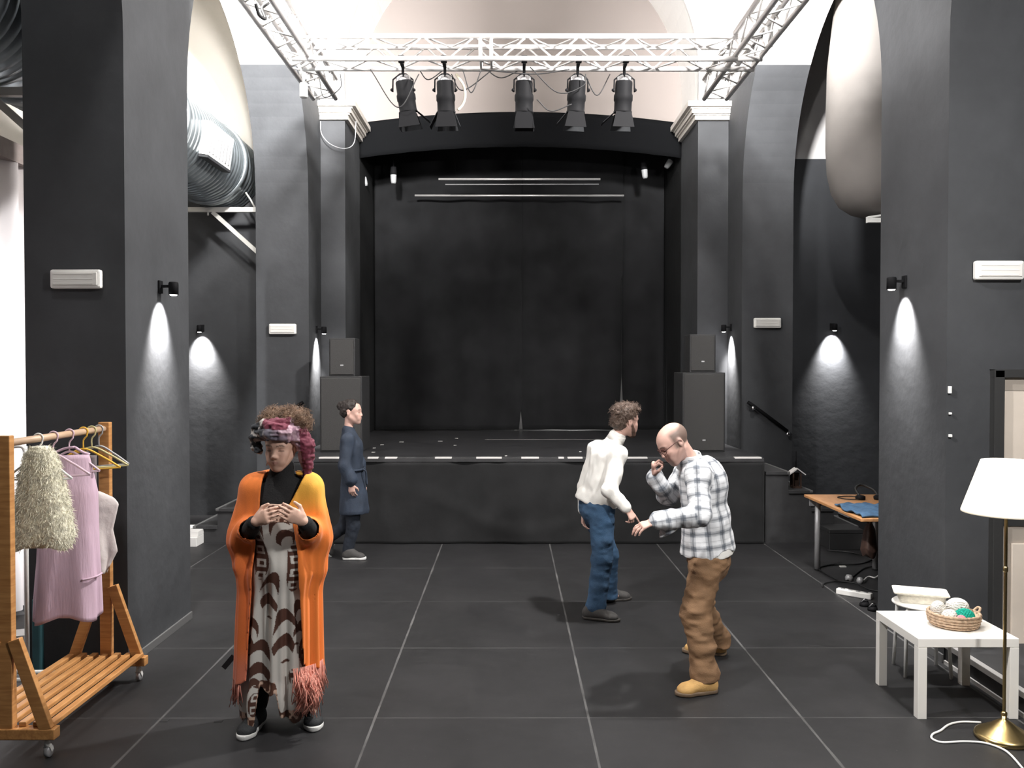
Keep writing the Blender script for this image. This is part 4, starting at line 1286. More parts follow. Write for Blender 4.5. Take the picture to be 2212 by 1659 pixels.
# boxes and papers in front of the aisle end wall, under and behind the table
bxs = [('black_case', 'black equipment case on the floor under the wood-topped table', (3.42, 9.12, 0.0), (3.78, 9.47, 0.22), 'black_box', 'case'),
       ('grey_crate', 'grey box behind the table in the right aisle', (3.90, 9.85, 0.22), (4.35, 10.15, 0.42), 'grey_steel', 'box'),
       ('long_black_case', 'long black case standing behind the table against the steps', (3.93, 9.80, 0.0), (4.55, 10.20, 0.22), 'black_box', 'case')]
for nm, lab, lo, hi, m, cat in bxs:
    o = thing(nm, lab, cat, lo)
    h = [hi[i] - lo[i] for i in range(3)]
    MB().box((0, 0, 0), (h[0], h[1], h[2] * 0.8)).build('box_body', m, o, bevel=0.006)
    MB().box((-0.004, -0.004, h[2] * 0.8 + 0.002), (h[0] + 0.004, h[1] + 0.004, h[2])).build('box_lid', m, o, bevel=0.006)
for i in range(3):
    z = 0.0 + i * 0.045
    o = MB().box((3.80 + 0.02 * i, 8.95, z), (4.10 + 0.015 * i, 9.20, z + 0.043)).build('paper_stack', 'paper', bevel=0.003)
    tag(o, 'white bundle of paper stacked on the floor beside the black case', 'paper', 'paper bundles on the right aisle floor')
# power strip, adaptors, cables under the table
a, b = np.array(floor_pt(1812, 1277, 0.03)), np.array(floor_pt(1888, 1290, 0.03))
dv = b - a
t = thing('power_strip', 'white power strip on the floor under the wood-topped table', 'power strip', tuple(a * (1, 1, 0)), math.atan2(dv[1], dv[0]))
L = float(np.linalg.norm(dv))
MB().box((0, -0.03, 0.0), (L, 0.03, 0.05)).build('strip_body', 'white_plastic', t, bevel=0.008)
for k in range(4):
    MB().lathe([(0.0, 0.0505), (0.019, 0.0505), (0.019, 0.0515), (0, 0.0515)], 14, (0.05 + k * (L - 0.1) / 3, 0, 0)).build('socket', 'grey_steel', t)
for px, py, r, lab in ((1838, 1256, 0.035, 'round grey adaptor plugged at the power strip'), (1862, 1262, 0.03, 'small grey adaptor beside the power strip')):
    p = floor_pt(px, py, 0)
    o = MB().lathe([(0, 0), (r, 0), (r, 0.03), (r * 0.7, 0.05), (0, 0.055)], 16, p).build('power_adaptor', 'grey_steel')
    tag(o, lab, 'adaptor', 'adaptors under the work table')
cabs = [((1772, 1228), (1800, 1222), (1860, 1220), (1890, 1210), (1905, 1206)), ((1772, 1232), (1800, 1248), (1830, 1258), (1870, 1230), (1905, 1225)), ((1780, 1270), (1785, 1262), (1810, 1258), (1850, 1262), (1880, 1275), (1905, 1280)),
        ((1790, 1190), (1840, 1195), (1880, 1205), (1905, 1212))]
for i, pts in enumerate(cabs):
    o = MB().tube(bez([floor_pt(x, y, 0.007 + 0.002 * i) for x, y in pts], 30), 0.007, 6).build('floor_cable', 'black_rubber')
    tag(o, 'black cable snaking over the floor under the wood-topped table', 'cable', 'black cables under the work table')
o = MB().tube(bez([floor_pt(x, y, 0.02) for x, y in ((1868, 1258), (1880, 1248), (1895, 1250), (1908, 1240))], 20), 0.007, 6).build('white_lead', 'white_cable')
tag(o, 'white lead on the floor right of the power strip', 'cable')
for px, py, lab in ((1824, 1227, 'flat white connector on the floor between the table legs'),):
    p = floor_pt(px, py, 0.0)
    o = MB().box((p[0] - 0.03, p[1] - 0.02, 0), (p[0] + 0.03, p[1] + 0.02, 0.012)).build('white_connector', 'white_plastic', bevel=0.003)
    tag(o, lab, 'connector')
for px, py, lab in ((1872, 1312, 'small black and chrome clamp on the floor by the right near pillar'), (1890, 1322, 'small chrome clamp on the floor touching the right near pillar')):
    p = floor_pt(px, py, 0.0)
    t = thing('floor_clamp', lab, 'clamp', p, group='clamps on the floor by the pillar')
    MB().lathe([(0, 0), (0.04, 0), (0.04, 0.02), (0.02, 0.04), (0, 0.045)], 16).build('clamp_body', 'black_metal', t)
    MB().tube(bez([(-0.03, 0, 0.03), (-0.01, -0.02, 0.06), (0.02, -0.01, 0.05), (0.035, 0.01, 0.02)], 14), 0.007, 6).build('clamp_jaw', 'chrome', t)
# house-shaped lantern on the side steps
lz = 0.585
t = thing('lantern', 'dark house-shaped lantern with pale roof edges on the stage steps', 'lantern', (3.255, 9.72, lz))
MB().box((-0.05, -0.05, 0), (0.05, 0.05, 0.02)).box((-0.05, -0.05, 0.02), (-0.035, -0.035, 0.17)).box((0.035, -0.05, 0.02), (0.05, -0.035, 0.17)).box((-0.05, 0.035, 0.02), (0.05, 0.05, 0.17)).build('body', 'dark_wood', t)
MB().bar((-0.095, 0, 0.155), (0.0, 0, 0.225), 0.12, 0.012).bar((0.095, 0, 0.155), (0.0, 0, 0.225), 0.12, 0.012).build('roof', 'paper', t)
MB().box((-0.018, -0.03, 0.0201), (0.018, 0.01, 0.085)).build('candle', 'dark_wood', t)
MB().tube([(0, 0.0, 0.22), (0, 0, 0.42)], 0.008, 8).build('hanging_rod', 'black_metal', t)
# small dark gaffer marks on the floor
for px, py in ((350, 1562), (468, 1563)):
    p = floor_pt(px, py, 0)
    o = MB().box((p[0] - 0.022, p[1] - 0.015, 0.0), (p[0] + 0.022, p[1] + 0.015, 0.002)).build('floor_mark', 'black_rubber')
    tag(o, 'small black tape mark on the floor left of the woman in orange' if px < 400 else 'small black tape mark on the floor beside the left shoe of the woman in orange', 'tape mark')

# ------------------------------------------------------------------ people: implicit surfaces grown over a skeleton
def A(*p): return np.array(p, float)


def sd_cone(p, a, b, ra, rb):
    ab = b - a
    L2 = max(float(ab @ ab), 1e-9)
    t = np.clip(((p - a) @ ab) / L2, 0, 1)
    return np.linalg.norm(p - a - t[..., None] * ab, axis=-1) - (ra + (rb - ra) * t)


def sd_ecap(p, a, b, r0, r1, w, cap=1.0):
    """tapering limb of elliptical section: r = (wide, deep), w = wide direction"""
    ab = b - a
    L = np.linalg.norm(ab)
    u = ab / L
    w = nrm(w - u * (w @ u))
    d = np.cross(u, w)
    q = p - a
    s = q @ u
    t = np.clip(s / L, 0, 1)
    rw, rd = r0[0] + (r1[0] - r0[0]) * t, r0[1] + (r1[1] - r0[1]) * t
    ru = np.minimum(rw, rd) * cap
    qu = s - t * L
    x, y, z = (q @ w), (q @ d), qu
    k0 = np.sqrt((x / rw) ** 2 + (y / rd) ** 2 + (z / ru) ** 2)
    k1 = np.sqrt((x / rw ** 2) ** 2 + (y / rd ** 2) ** 2 + (z / ru ** 2) ** 2)
    return np.where(k0 < 1e-4, -np.minimum(rw, rd), k0 * (k0 - 1) / np.maximum(k1, 1e-6))


def sd_ell(p, c, r, R):
    q = (p - c) @ R
    r = np.asarray(r, float)
    k0 = np.linalg.norm(q / r, axis=-1)
    k1 = np.linalg.norm(q / r ** 2, axis=-1)
    return np.where(k0 < 1e-4, -r.min(), k0 * (k0 - 1) / np.maximum(k1, 1e-6))


EYE3 = np.eye(3)


class Body:
    """list of blended solids; ops 'u' add, 's' carve"""

    def __init__(s): s.ops = []

    def c(s, a, b, ra, rb=None, k=0.02, op='u'):
        rb = ra if rb is None else rb
        a, b = A(*a), A(*b)
        m = max(ra, rb) + 0.02
        s.ops.append((op, k, lambda p: sd_cone(p, a, b, ra, rb), np.minimum(a, b) - m, np.maximum(a, b) + m))
        return s

    def e(s, a, b, r0, r1, w, k=0.02, op='u', cap=1.0):
        a, b, w = A(*a), A(*b), A(*w)
        m = max(max(r0), max(r1)) + 0.02
        s.ops.append((op, k, lambda p: sd_ecap(p, a, b, r0, r1, w, cap), np.minimum(a, b) - m, np.maximum(a, b) + m))
        return s

    def l(s, c, r, R=EYE3, k=0.02, op='u'):
        c = A(*c)
        m = max(r) + 0.02
        s.ops.append((op, k, lambda p: sd_ell(p, c, r, R), c - m, c + m))
        return s

    def fn(s, f, op='s', k=0.0):
        s.ops.append((op, k, f, None, None))
        return s

    def mesh(s, h, pad=0.03, shell=0.0, disp=None, post=()):
        lo = np.min([o[3] for o in s.ops if o[3] is not None and o[0] == 'u'], axis=0) - pad
        hi = np.max([o[4] for o in s.ops if o[4] is not None and o[0] == 'u'], axis=0) + pad
        n = np.ceil((hi - lo) / h).astype(int) + 1
        ax = [lo[i] + h * np.arange(n[i]) for i in range(3)]
        D = np.full(n, 0.5, np.float32)
        full = None

        def apply(D, op, k, f, a, b):
            if a is None:
                i0, i1 = np.zeros(3, int), n
            else:
                i0 = np.clip(np.floor((a - k - lo) / h).astype(int), 0, n)
                i1 = np.clip(np.ceil((b + k - lo) / h).astype(int) + 1, 0, n)
            if np.any(i1 <= i0): return
            sl = tuple(slice(i0[i], i1[i]) for i in range(3))
            p = np.stack(np.meshgrid(*[ax[i][sl[i]] for i in range(3)], indexing='ij'), -1)
            d = f(p)
            c = D[sl]
            if op == 'u':
                hh = np.maximum(k - np.abs(c - d), 0) / k if k > 0 else 0
                D[sl] = np.minimum(c, d) - hh * hh * k / 4
            else:
                d = -d
                hh = np.maximum(k - np.abs(c - d), 0) / k if k > 0 else 0
                D[sl] = np.maximum(c, d) + hh * hh * k / 4
        for o in s.ops: apply(D, *o)
        if disp is not None:
            p = np.stack(np.meshgrid(*ax, indexing='ij'), -1)
            near = np.abs(D) < 0.06
            D[near] += disp(p[near])
        if shell: D = np.abs(D + shell / 2) - shell / 2
        for o in post: apply(D, *o)
        return nets(D, lo, h)


def nets(D, lo, h):
    S = D < 0
    nx, ny, nz = D.shape
    cnt = np.zeros((nx - 1, ny - 1, nz - 1), np.int8)
    offs = [(i, j, k) for i in (0, 1) for j in (0, 1) for k in (0, 1)]
    for i, j, k in offs: cnt += S[i:nx - 1 + i, j:ny - 1 + j, k:nz - 1 + k]
    act = (cnt > 0) & (cnt < 8)
    ijk = np.argwhere(act)
    idx = np.full(act.shape, -1, np.int64)
    idx[act] = np.arange(len(ijk))
    val = {o: D[ijk[:, 0] + o[0], ijk[:, 1] + o[1], ijk[:, 2] + o[2]] for o in offs}
    acc, num = np.zeros((len(ijk), 3)), np.zeros(len(ijk))
    for a in offs:
        for b in offs:
            if sum(b) - sum(a) == 1 and all(b[i] >= a[i] for i in range(3)):
                x, y = val[a], val[b]
                m = (x < 0) != (y < 0)
                t = np.where(m, x / np.where(m, x - y, 1), 0)
                pt = np.array(a) + t[:, None] * (np.array(b) - np.array(a))
                acc[m] += pt[m]
                num[m] += 1
    V = lo + h * (ijk + acc / np.maximum(num, 1)[:, None])
    F = []
    for axis in range(3):
        a, b = [(0, slice(0, -1)), (0, slice(1, None))]
        s0 = [slice(None)] * 3
        s1 = [slice(None)] * 3
        s0[axis], s1[axis] = slice(0, -1), slice(1, None)
        cr = S[tuple(s0)] != S[tuple(s1)]
        q = np.argwhere(cr)
        o1, o2 = (axis + 1) % 3, (axis + 2) % 3
        q = q[(q[:, o1] > 0) & (q[:, o2] > 0) & (q[:, o1] < D.shape[o1] - 1) & (q[:, o2] < D.shape[o2] - 1)]

        def at(d1, d2):
            r = q.copy()
            r[:, o1] -= d1
            r[:, o2] -= d2
            return idx[r[:, 0], r[:, 1], r[:, 2]]
        quad = np.stack([at(1, 1), at(0, 1), at(0, 0), at(1, 0)], 1)
        fl = ~S[q[:, 0], q[:, 1], q[:, 2]]
        quad[fl] = quad[fl][:, ::-1]
        F.append(quad)
    F = np.concatenate(F)
    return V, F[(F >= 0).all(1)]


def relax(V, F, it=2, lam=0.5):
    E = np.concatenate([F[:, [0, 1]], F[:, [1, 2]], F[:, [2, 3]], F[:, [3, 0]]])
    for _ in range(it):
        acc, n = np.zeros_like(V), np.zeros(len(V))
        for a, b in ((0, 1), (1, 0)):
            np.add.at(acc, E[:, a], V[E[:, b]])
            np.add.at(n, E[:, a], 1)
        V = V + lam * (acc / np.maximum(n, 1)[:, None] - V)
    return V


def vnoise(p, seed=0):
    """smooth value noise in 0..1"""
    p = np.asarray(p, float)
    i = np.floor(p).astype(np.int64)
    f = p - i
    f = f * f * (3 - 2 * f)

    def hsh(a):
        x = (a[..., 0] * 374761393 + a[..., 1] * 668265263 + a[..., 2] * 2147483647 + seed * 974711) & 0xffffffff
        x = ((x ^ (x >> 13)) * 1274126177) & 0xffffffff
        return ((x ^ (x >> 16)) & 0xffff) / 65535.0
    r = 0
    for dx in (0, 1):
        for dy in (0, 1):
            for dz in (0, 1):
                w = (f[..., 0] if dx else 1 - f[..., 0]) * (f[..., 1] if dy else 1 - f[..., 1]) * (f[..., 2] if dz else 1 - f[..., 2])
                r = r + w * hsh(i + np.array((dx, dy, dz)))
    return r


def put(name, VF, m, parent, origin, cols=None, smooth_it=1, label=None):
    V, F = VF
    V = relax(V, F, smooth_it) if smooth_it else V
    me = bpy.data.meshes.new(name)
    me.vertices.add(len(V))
    me.vertices.foreach_set('co', (V - origin).astype(np.float32).ravel())
    me.loops.add(len(F) * 4)
    me.loops.foreach_set('vertex_index', F.ravel().astype(np.int32))
    me.polygons.add(len(F))
    me.polygons.foreach_set('loop_start', np.arange(0, len(F) * 4, 4, dtype=np.int32))
    me.polygons.foreach_set('use_smooth', np.ones(len(F), bool))
    me.update(calc_edges=True)
    me.validate()
    if cols is not None:
        c = cols(V) if callable(cols) else cols
        at = me.attributes.new('Col', 'FLOAT_COLOR', 'POINT')
        at.data.foreach_set('color', np.concatenate([c, np.ones((len(c), 1))], 1).astype(np.float32).ravel())
    me.materials.append(M[m] if isinstance(m, str) else m)
    o = bpy.data.objects.new(name, me)
    COL.objects.link(o)
    o.parent = parent
    if label: o['label'] = label
    return o


# ---- anatomy
def head_frame(fwd, up):
    f = nrm(fwd)
    u = nrm(A(*up) - f * (A(*up) @ f))
    return np.stack([np.cross(f, u), f, u], 1)          # columns: x = person's right... y forward, z up


def add_head(B, o, R, s=1.0, male=False, closed=False, nose=1.0):
    g = lambda x, y, z: o + R @ (A(x, y, z) * s)
    L = lambda c, r, k=0.02, op='u', RR=None: B.l(g(*c), [q * s for q in r], R if RR is None else RR, k * s, op)
    C = lambda a, b, ra, rb=None, k=0.015, op='u': B.c(g(*a), g(*b), ra * s, (rb if rb is not None else ra) * s, k * s, op)
    L((0, -0.012, 0.034), (0.074, 0.094, 0.082), 0.02)                     # cranium
    L((0, 0.035, 0.020), (0.062, 0.062, 0.072), 0.03)                      # forehead
    L((0, 0.030, -0.045), (0.056 if male else 0.052, 0.060, 0.066), 0.03)                     # face
    jw = 0.042 if male else 0.029
    for sx in (-1, 1):
        C((sx * 0.055, -0.005, -0.045), (sx * jw * 0.55, 0.066, -0.098), 0.020 if male else 0.017, 0.018, 0.03)      # jaw line
        L((sx * 0.036, 0.068, -0.028), (0.022, 0.018, 0.020), 0.025)       # cheek bone
        L((sx * 0.030, 0.080, -0.060), (0.018, 0.014, 0.022), 0.025)
        C((sx * 0.014, 0.090, 0.022), (sx * 0.046, 0.076, 0.022), 0.009 if male else 0.006, 0.006, 0.014)           # brow
        L((sx * 0.032, 0.100, 0.002), (0.017, 0.014, 0.012), 0.012, 's')   # socket
        L((sx * 0.032, 0.074, 0.001), (0.0150, 0.0145, 0.0125), 0.004)     # eye / lids
        L((sx * 0.077, -0.010, -0.006), (0.009, 0.018, 0.031), 0.008)      # ear
        L((sx * 0.086, -0.008, 0.000), (0.006, 0.009, 0.015), 0.004, 's')
        L((sx * 0.010, 0.099, -0.034), (0.0085, 0.010, 0.0075), 0.008)     # nostril
    L((0, 0.074, -0.100), (0.021 if male else 0.017, 0.017, 0.017), 0.025)                                           # chin
    C((0, 0.086, 0.012), (0, 0.106 * (0.97 + 0.03 * nose), -0.028), 0.0085, 0.0105, 0.012)                           # nose
    L((0, 0.080, -0.062), (0.028, 0.018, 0.020), 0.02)                                                               # muzzle
    C((-0.019, 0.086, -0.0625), (0, 0.0965, -0.0575), 0.0035, 0.0055, 0.005)
    C((0.019, 0.086, -0.0625), (0, 0.0965, -0.0575), 0.0035, 0.0055, 0.005)
    C((-0.017, 0.086, -0.067), (0, 0.0945, -0.0715), 0.0035, 0.0065, 0.005)
    C((0.017, 0.086, -0.067), (0, 0.0945, -0.0715), 0.0035, 0.0065, 0.005)
    C((-0.021, 0.094, -0.0645), (0.021, 0.094, -0.0645), 0.0022, 0.0022, 0.004, 's')
    return g


def add_hand(B, w, d, n, t, curl=(0.35, 0.5, 0.35), s=1.0, spread=0.06, thumb=0.5, lift=0.0, curls=None):
    """w wrist, d finger direction, n direction the palm faces, t direction of the thumb side"""
    d = nrm(d)
    n = nrm(A(*n) - d * (A(*n) @ d))
    t = nrm(A(*t) - d * (A(*t) @ d) - n * (A(*t) @ n))
    w = A(*w)
    B.e(w + d * 0.008 * s, w + d * 0.078 * s, (0.028 * s, 0.016 * s), (0.040 * s, 0.0135 * s), t, 0.012)
    lens = (0.072, 0.080, 0.074, 0.058)
    for i in range(4):
        off = (0.030 - 0.0205 * i) * s
        b = w + d * (0.084 - 0.006 * abs(i - 1.2)) * s + t * off
        ang = 0.0
        cc = curls[i] if curls else curl
        dirv = nrm(d + t * spread * (1.5 - i))
        p = b - dirv * 0.012 * s
        r = (0.0088, 0.0080, 0.0072, 0.0062)
        for k, fr in enumerate((0.45, 0.30, 0.25)):
            ang += cc[k]
            v = dirv * math.cos(ang) + n * math.sin(ang)
            q = p + v * (lens[i] * fr + (0.012 if k == 0 else 0)) * s
            sc = s * (0.88 if i == 3 else 1.0)
            B.c(p, q, r[k] * sc, r[k + 1] * sc, 0.0035 if k else 0.006)
            p = q
    b = w + d * 0.022 * s + t * 0.026 * s + n * 0.004 * s
    v1 = nrm(d * 0.72 + t * 0.62 + n * thumb)
    q1 = b + v1 * 0.050 * s
    v2 = nrm(d * 0.95 + t * 0.12 + n * thumb * 1.1)
    q2 = q1 + v2 * 0.034 * s
    B.c(b, q1, 0.0145 * s, 0.0105 * s, 0.012).c(q1, q2, 0.0105 * s, 0.008 * s, 0.004)


def skin_col(base, o, R, s, lip=(0.46, 0.20, 0.18), stubble=None, brow=(0.06, 0.04, 0.03), bald=None, closed=True, eyes=True):
    base = A(*base)

    def f(V):
        c = np.tile(base, (len(V), 1))
        q = ((V - o) @ R) / s
        x, y, z = q.T

        def mix(w, col):
            c[:] = c + (A(*col) - c) * np.clip(w, 0, 1)[:, None]
        front = (y > 0.03) & (np.abs(z) < 0.16)
        # warm cheeks, nose
        mix(0.25 * np.exp(-(((np.abs(x) - 0.036) / 0.02) ** 2 + ((z + 0.03) / 0.025) ** 2)) * front, (base[0], base[1] * 0.7, base[2] * 0.65))
        if stubble is not None:
            w = np.clip((-0.030 - z) / 0.02, 0, 1) * (y > -0.01) * (z > -0.15) * (np.abs(x) < 0.08)
            w = w * np.where((np.abs(x) < 0.03) & (z > -0.050) & (y > 0.05), 0.3, 1)
            mix(w * stubble[1], stubble[0])
        lipw = np.clip(1.3 - np.sqrt((x / 0.018) ** 2 + ((z + 0.0645) / 0.0075) ** 2), 0, 0.3) * 3.3 * (y > 0.07)
        mix(lipw * 0.6, lip)
        bz = 0.024 + 0.004 * (1 - ((np.abs(x) - 0.030) / 0.02) ** 2)
        mix(((np.abs(z - bz) < 0.0042) & (np.abs(x) > 0.012) & (np.abs(x) < 0.050) & (y > 0.05)) * 0.75, brow)
        if eyes:
            line = (np.abs(z + 0.003 - (0.0 if closed else 0.0)) < (0.0022 if closed else 0.0045)) & (np.abs(np.abs(x) - 0.032) < 0.0135) & (y > 0.07)
            mix(line * 0.85, (0.05, 0.03, 0.025))
            mix(0.30 * np.exp(-(((np.abs(x) - 0.032) / 0.014) ** 2 + ((z - 0.006) / 0.009) ** 2)) * front, base * A(0.6, 0.45, 0.42))
        if bald is not None:
            w = np.clip((0.040 - y) / 0.02, 0, 1) * np.clip((z + 0.035) / 0.012, 0, 1) * np.clip((0.088 + 0.25 * np.clip(-y - 0.03, 0, 1) - z) / 0.03, 0, 1) * (np.abs(x) > -1)
            w = w * np.clip(1 - (np.exp(-((x / 0.030) ** 2 + ((y + 0.02) / 0.05) ** 2)) * (z > 0.09)), 0, 1)
            ear = np.exp(-(((np.abs(x) - 0.080) / 0.012) ** 2 + ((y + 0.008) / 0.018) ** 2 + ((z + 0.004) / 0.03) ** 2))
            mix(w * bald[1] * (1 - ear), bald[0])
        return c
    return f


def limbs(B, J, f, arm=True, leg=True, k=0.03):
    """bare body over the joints; f scales thickness"""
    up = A(0, 0, 1)
    wdir = J['hr'] - J['hl']
    sdir = J['sr'] - J['sl']
    mid = J['pel'] + (J['chest'] - J['pel']) * 0.45
    B.e(J['pel'], mid, (0.150 * f, 0.100 * f), (0.125 * f, 0.088 * f), wdir, k)
    B.e(mid, J['chest'], (0.125 * f, 0.088 * f), (0.150 * f, 0.105 * f), sdir, k)
    B.c(J['sl'], J['sr'], 0.052 * f, None, 0.05)
    B.c(J['chest'], J['neck'], 0.085 * f, 0.052 * f, 0.04)
    B.c(J['neck'], J['skull'], 0.052 * f, 0.050 * f, 0.03)
    for s in 'lr':
        B.c(J['s' + s], J['e' + s], 0.050 * f, 0.038 * f, k)
        B.c(J['e' + s], J['w' + s], 0.038 * f, 0.026 * f, 0.02)
        B.c(J['h' + s], J['k' + s], 0.085 * f, 0.054 * f, k)
        B.c(J['k' + s], J['a' + s], 0.052 * f, 0.036 * f, 0.02)
        lv = J['a' + s] - J['k' + s]
        B.c(J['k' + s] + lv * 0.18, J['k' + s] + lv * 0.42, 0.052 * f, 0.050 * f, 0.03)
        B.c(J['a' + s], J['t' + s] - A(0, 0, 0.006), 0.031 * f, 0.022 * f, 0.02)


def person(label, J, origin, group='actors on the rehearsal floor'):
    t = thing('person', label, 'person', tuple(origin), group=None)
    return t


def shoe(name, parent, origin, heel, toe, upper, sole, h=0.0045, wid=0.047, high=0.085, cuff=True, tilt=0.0, lace=None, sole_t=0.028, lab=None):
    """heel, toe: floor points"""
    heel, toe = A(*heel), A(*toe)
    d = nrm(toe - heel)
    L = np.linalg.norm(toe - heel)
    side = nrm(np.cross((0, 0, 1), d))
    up = nrm(np.cross(d, side))
    g = lambda x, y, z: heel + d * x * L + side * y + up * z
    B = Body()
    B.e(g(0.16, 0, 0.045), g(0.42, 0, 0.058), (wid * 0.80, 0.045), (wid * 0.86, 0.050), side, 0.03)
    B.e(g(0.42, 0, 0.056), g(0.80, 0, 0.034), (wid * 0.90, 0.048), (wid * 0.98, 0.030), side, 0.03)
    B.e(g(0.80, 0, 0.034), g(0.90, 0, 0.030), (wid * 0.96, 0.030), (wid * 0.78, 0.026), side, 0.03)
    B.c(g(0.20, 0, 0.05), g(0.24, 0, high), 0.042, 0.042, 0.03)
    B.fn(lambda p: (p - heel) @ up - sole_t * 0.75, 's')
    o = put(name, B.mesh(h), upper, parent, origin, label=lab)
    S = Body()
    S.e(g(0.16, 0, 0.02), g(0.45, 0, 0.02), (wid * 0.86, 0.05), (wid * 0.88, 0.05), side, 0.02)
    S.e(g(0.45, 0, 0.02), g(0.80, 0, 0.02), (wid * 0.88, 0.05), (wid * 1.06, 0.05), side, 0.02)
    S.e(g(0.80, 0, 0.02), g(0.92, 0, 0.02), (wid * 1.04, 0.05), (wid * 0.74, 0.05), side, 0.02)
    S.fn(lambda p: (p - heel) @ up - 0.001, 's').fn(lambda p: sole_t - (p - heel) @ up, 's')
    s_ = put('sole', S.mesh(h), sole, o, origin)
    if lace:
        mb = MB()
        for i in range(4):
            x = 0.40 + 0.085 * i
            z = 0.094 - 0.011 * i
            mb.tube([g(x, -0.026, z - 0.012) - origin, g(x + 0.02, 0, z + 0.004) - origin, g(x, 0.026, z - 0.012) - origin], 0.0035, 6)
        mb.tube([g(0.38, -0.01, 0.105) - origin, g(0.36, -0.03, 0.10) - origin, g(0.40, -0.035, 0.085) - origin], 0.003, 5)
        mb.build('laces', lace, o)
    return o


def folds(scale=(7, 7, 2.5), amp=0.006, seed=0, sharp=1.0):
    def f(p):
        v = vnoise(p * np.array(scale), seed) + 0.5 * vnoise(p * np.array(scale) * 2.3, seed + 5) - 0.75
        return amp * v
    return f


def smoothstep(a, b, x):
    t = np.clip((x - a) / (b - a), 0, 1)
    return t * t * (3 - 2 * t)


def strands(hair, n, L, r, parent, m, seed=0, curl=0.010):
    """loose curls standing out of a hair mesh"""
    me = hair.data
    rn = random.Random(seed)
    mb = MB()
    N = len(me.vertices)
    for _ in range(n):
        v = me.vertices[rn.randrange(N)]
        p, nn = np.array(v.co), np.array(v.normal)
        if nn[2] < -0.5: continue
        x, y, _d = frame_of(nn)
        ph, l = rn.uniform(0, 6.3), L * rn.uniform(0.6, 1.2)
        tilt = x * rn.uniform(-0.7, 0.7) + y * rn.uniform(-0.7, 0.7)
        pts = [p + (nn + tilt * (t / 8)) * l * (t / 8 - 0.15) + (x * math.cos(ph + t * 0.9) + y * math.sin(ph + t * 0.9)) * curl * min(1.0, t / 4) for t in range(9)]
        mb.tube(pts, [r] * 7 + [r * 0.8, r * 0.4], 4, cap=False)
    return tag(mb.build('loose_curls', m, hair, recalc=False), kind='stuff')


M['curl_brown'] = mat('light_brown_curls', (0.22, 0.14, 0.092), 0.6, var=0.4, vscale=30)
M['curl_dark'] = mat('brown_hair_strands', (0.10, 0.066, 0.05), 0.6, var=0.4, vscale=30)
M['curl_black'] = mat('black_hair_strands', (0.022, 0.016, 0.014), 0.6)
M['skin'] = col_mat('skin', 0.5, bump=0.05, bscale=200)
M['dye'] = col_mat('dyed_cloth', 0.75, bump=0.15, bscale=260, sheen=0.15)
M['silk'] = col_mat('printed_silk', 0.45, bump=0.05, bscale=120)
M['hair'] = col_mat('hair', 0.55, bump=0.7, bscale=70, stretch=(2, 2, 0.6))
M['black_knit'] = mat('black_knit', (0.010, 0.010, 0.011), 0.9, bump=0.3, bscale=160)
M['shoe_black'] = mat('black_shoe_knit', (0.016, 0.018, 0.020), 0.75, bump=0.3, bscale=200)
M['sole_white'] = mat('white_sole', (0.72, 0.72, 0.70), 0.5)
M['sole_dark'] = mat('dark_sole', (0.05, 0.045, 0.04), 0.6)
M['shoe_grey'] = mat('dark_grey_canvas', (0.055, 0.052, 0.050), 0.8, bump=0.2, bscale=150)
M['shoe_tan'] = mat('tan_suede', (0.52, 0.31, 0.11), 0.8, var=0.12, vscale=20, bump=0.2, bscale=120)
M['sole_tan'] = mat('brown_sole', (0.16, 0.11, 0.07), 0.6)
M['white_shirt'] = mat('white_shirt_cotton', (0.80, 0.785, 0.745), 0.8, bump=0.12, bscale=120)
M['blue_denim'] = mat('blue_jeans_denim', (0.028, 0.070, 0.135), 0.85, var=0.22, vscale=9, bump=0.3, bscale=160)
M['corduroy'] = mat('brown_trouser_cotton', (0.20, 0.112, 0.056), 0.85, var=0.12, vscale=9, bump=0.25, bscale=140)
M['navy'] = mat('navy_cotton', (0.020, 0.030, 0.050), 0.8, var=0.25, vscale=8, bump=0.25, bscale=90)
M['navy_denim'] = mat('dark_jeans', (0.012, 0.017, 0.027), 0.85, var=0.25, vscale=10, bump=0.25, bscale=120)
M['fringe'] = mat('salmon_fringe', (0.62, 0.26, 0.20), 0.85, var=0.25, vscale=25)
M['glass_frame'] = mat('dark_red_brown_spectacles', (0.10, 0.035, 0.03), 0.35)
M['belt'] = mat('dark_leather_belt', (0.02, 0.018, 0.016), 0.5)
M['bracelet'] = mat('pale_bracelet', (0.7, 0.66, 0.6), 0.3, metal=0.5)
SKIN_W = (0.66, 0.42, 0.325)
SKIN_P = (0.60, 0.375, 0.31)

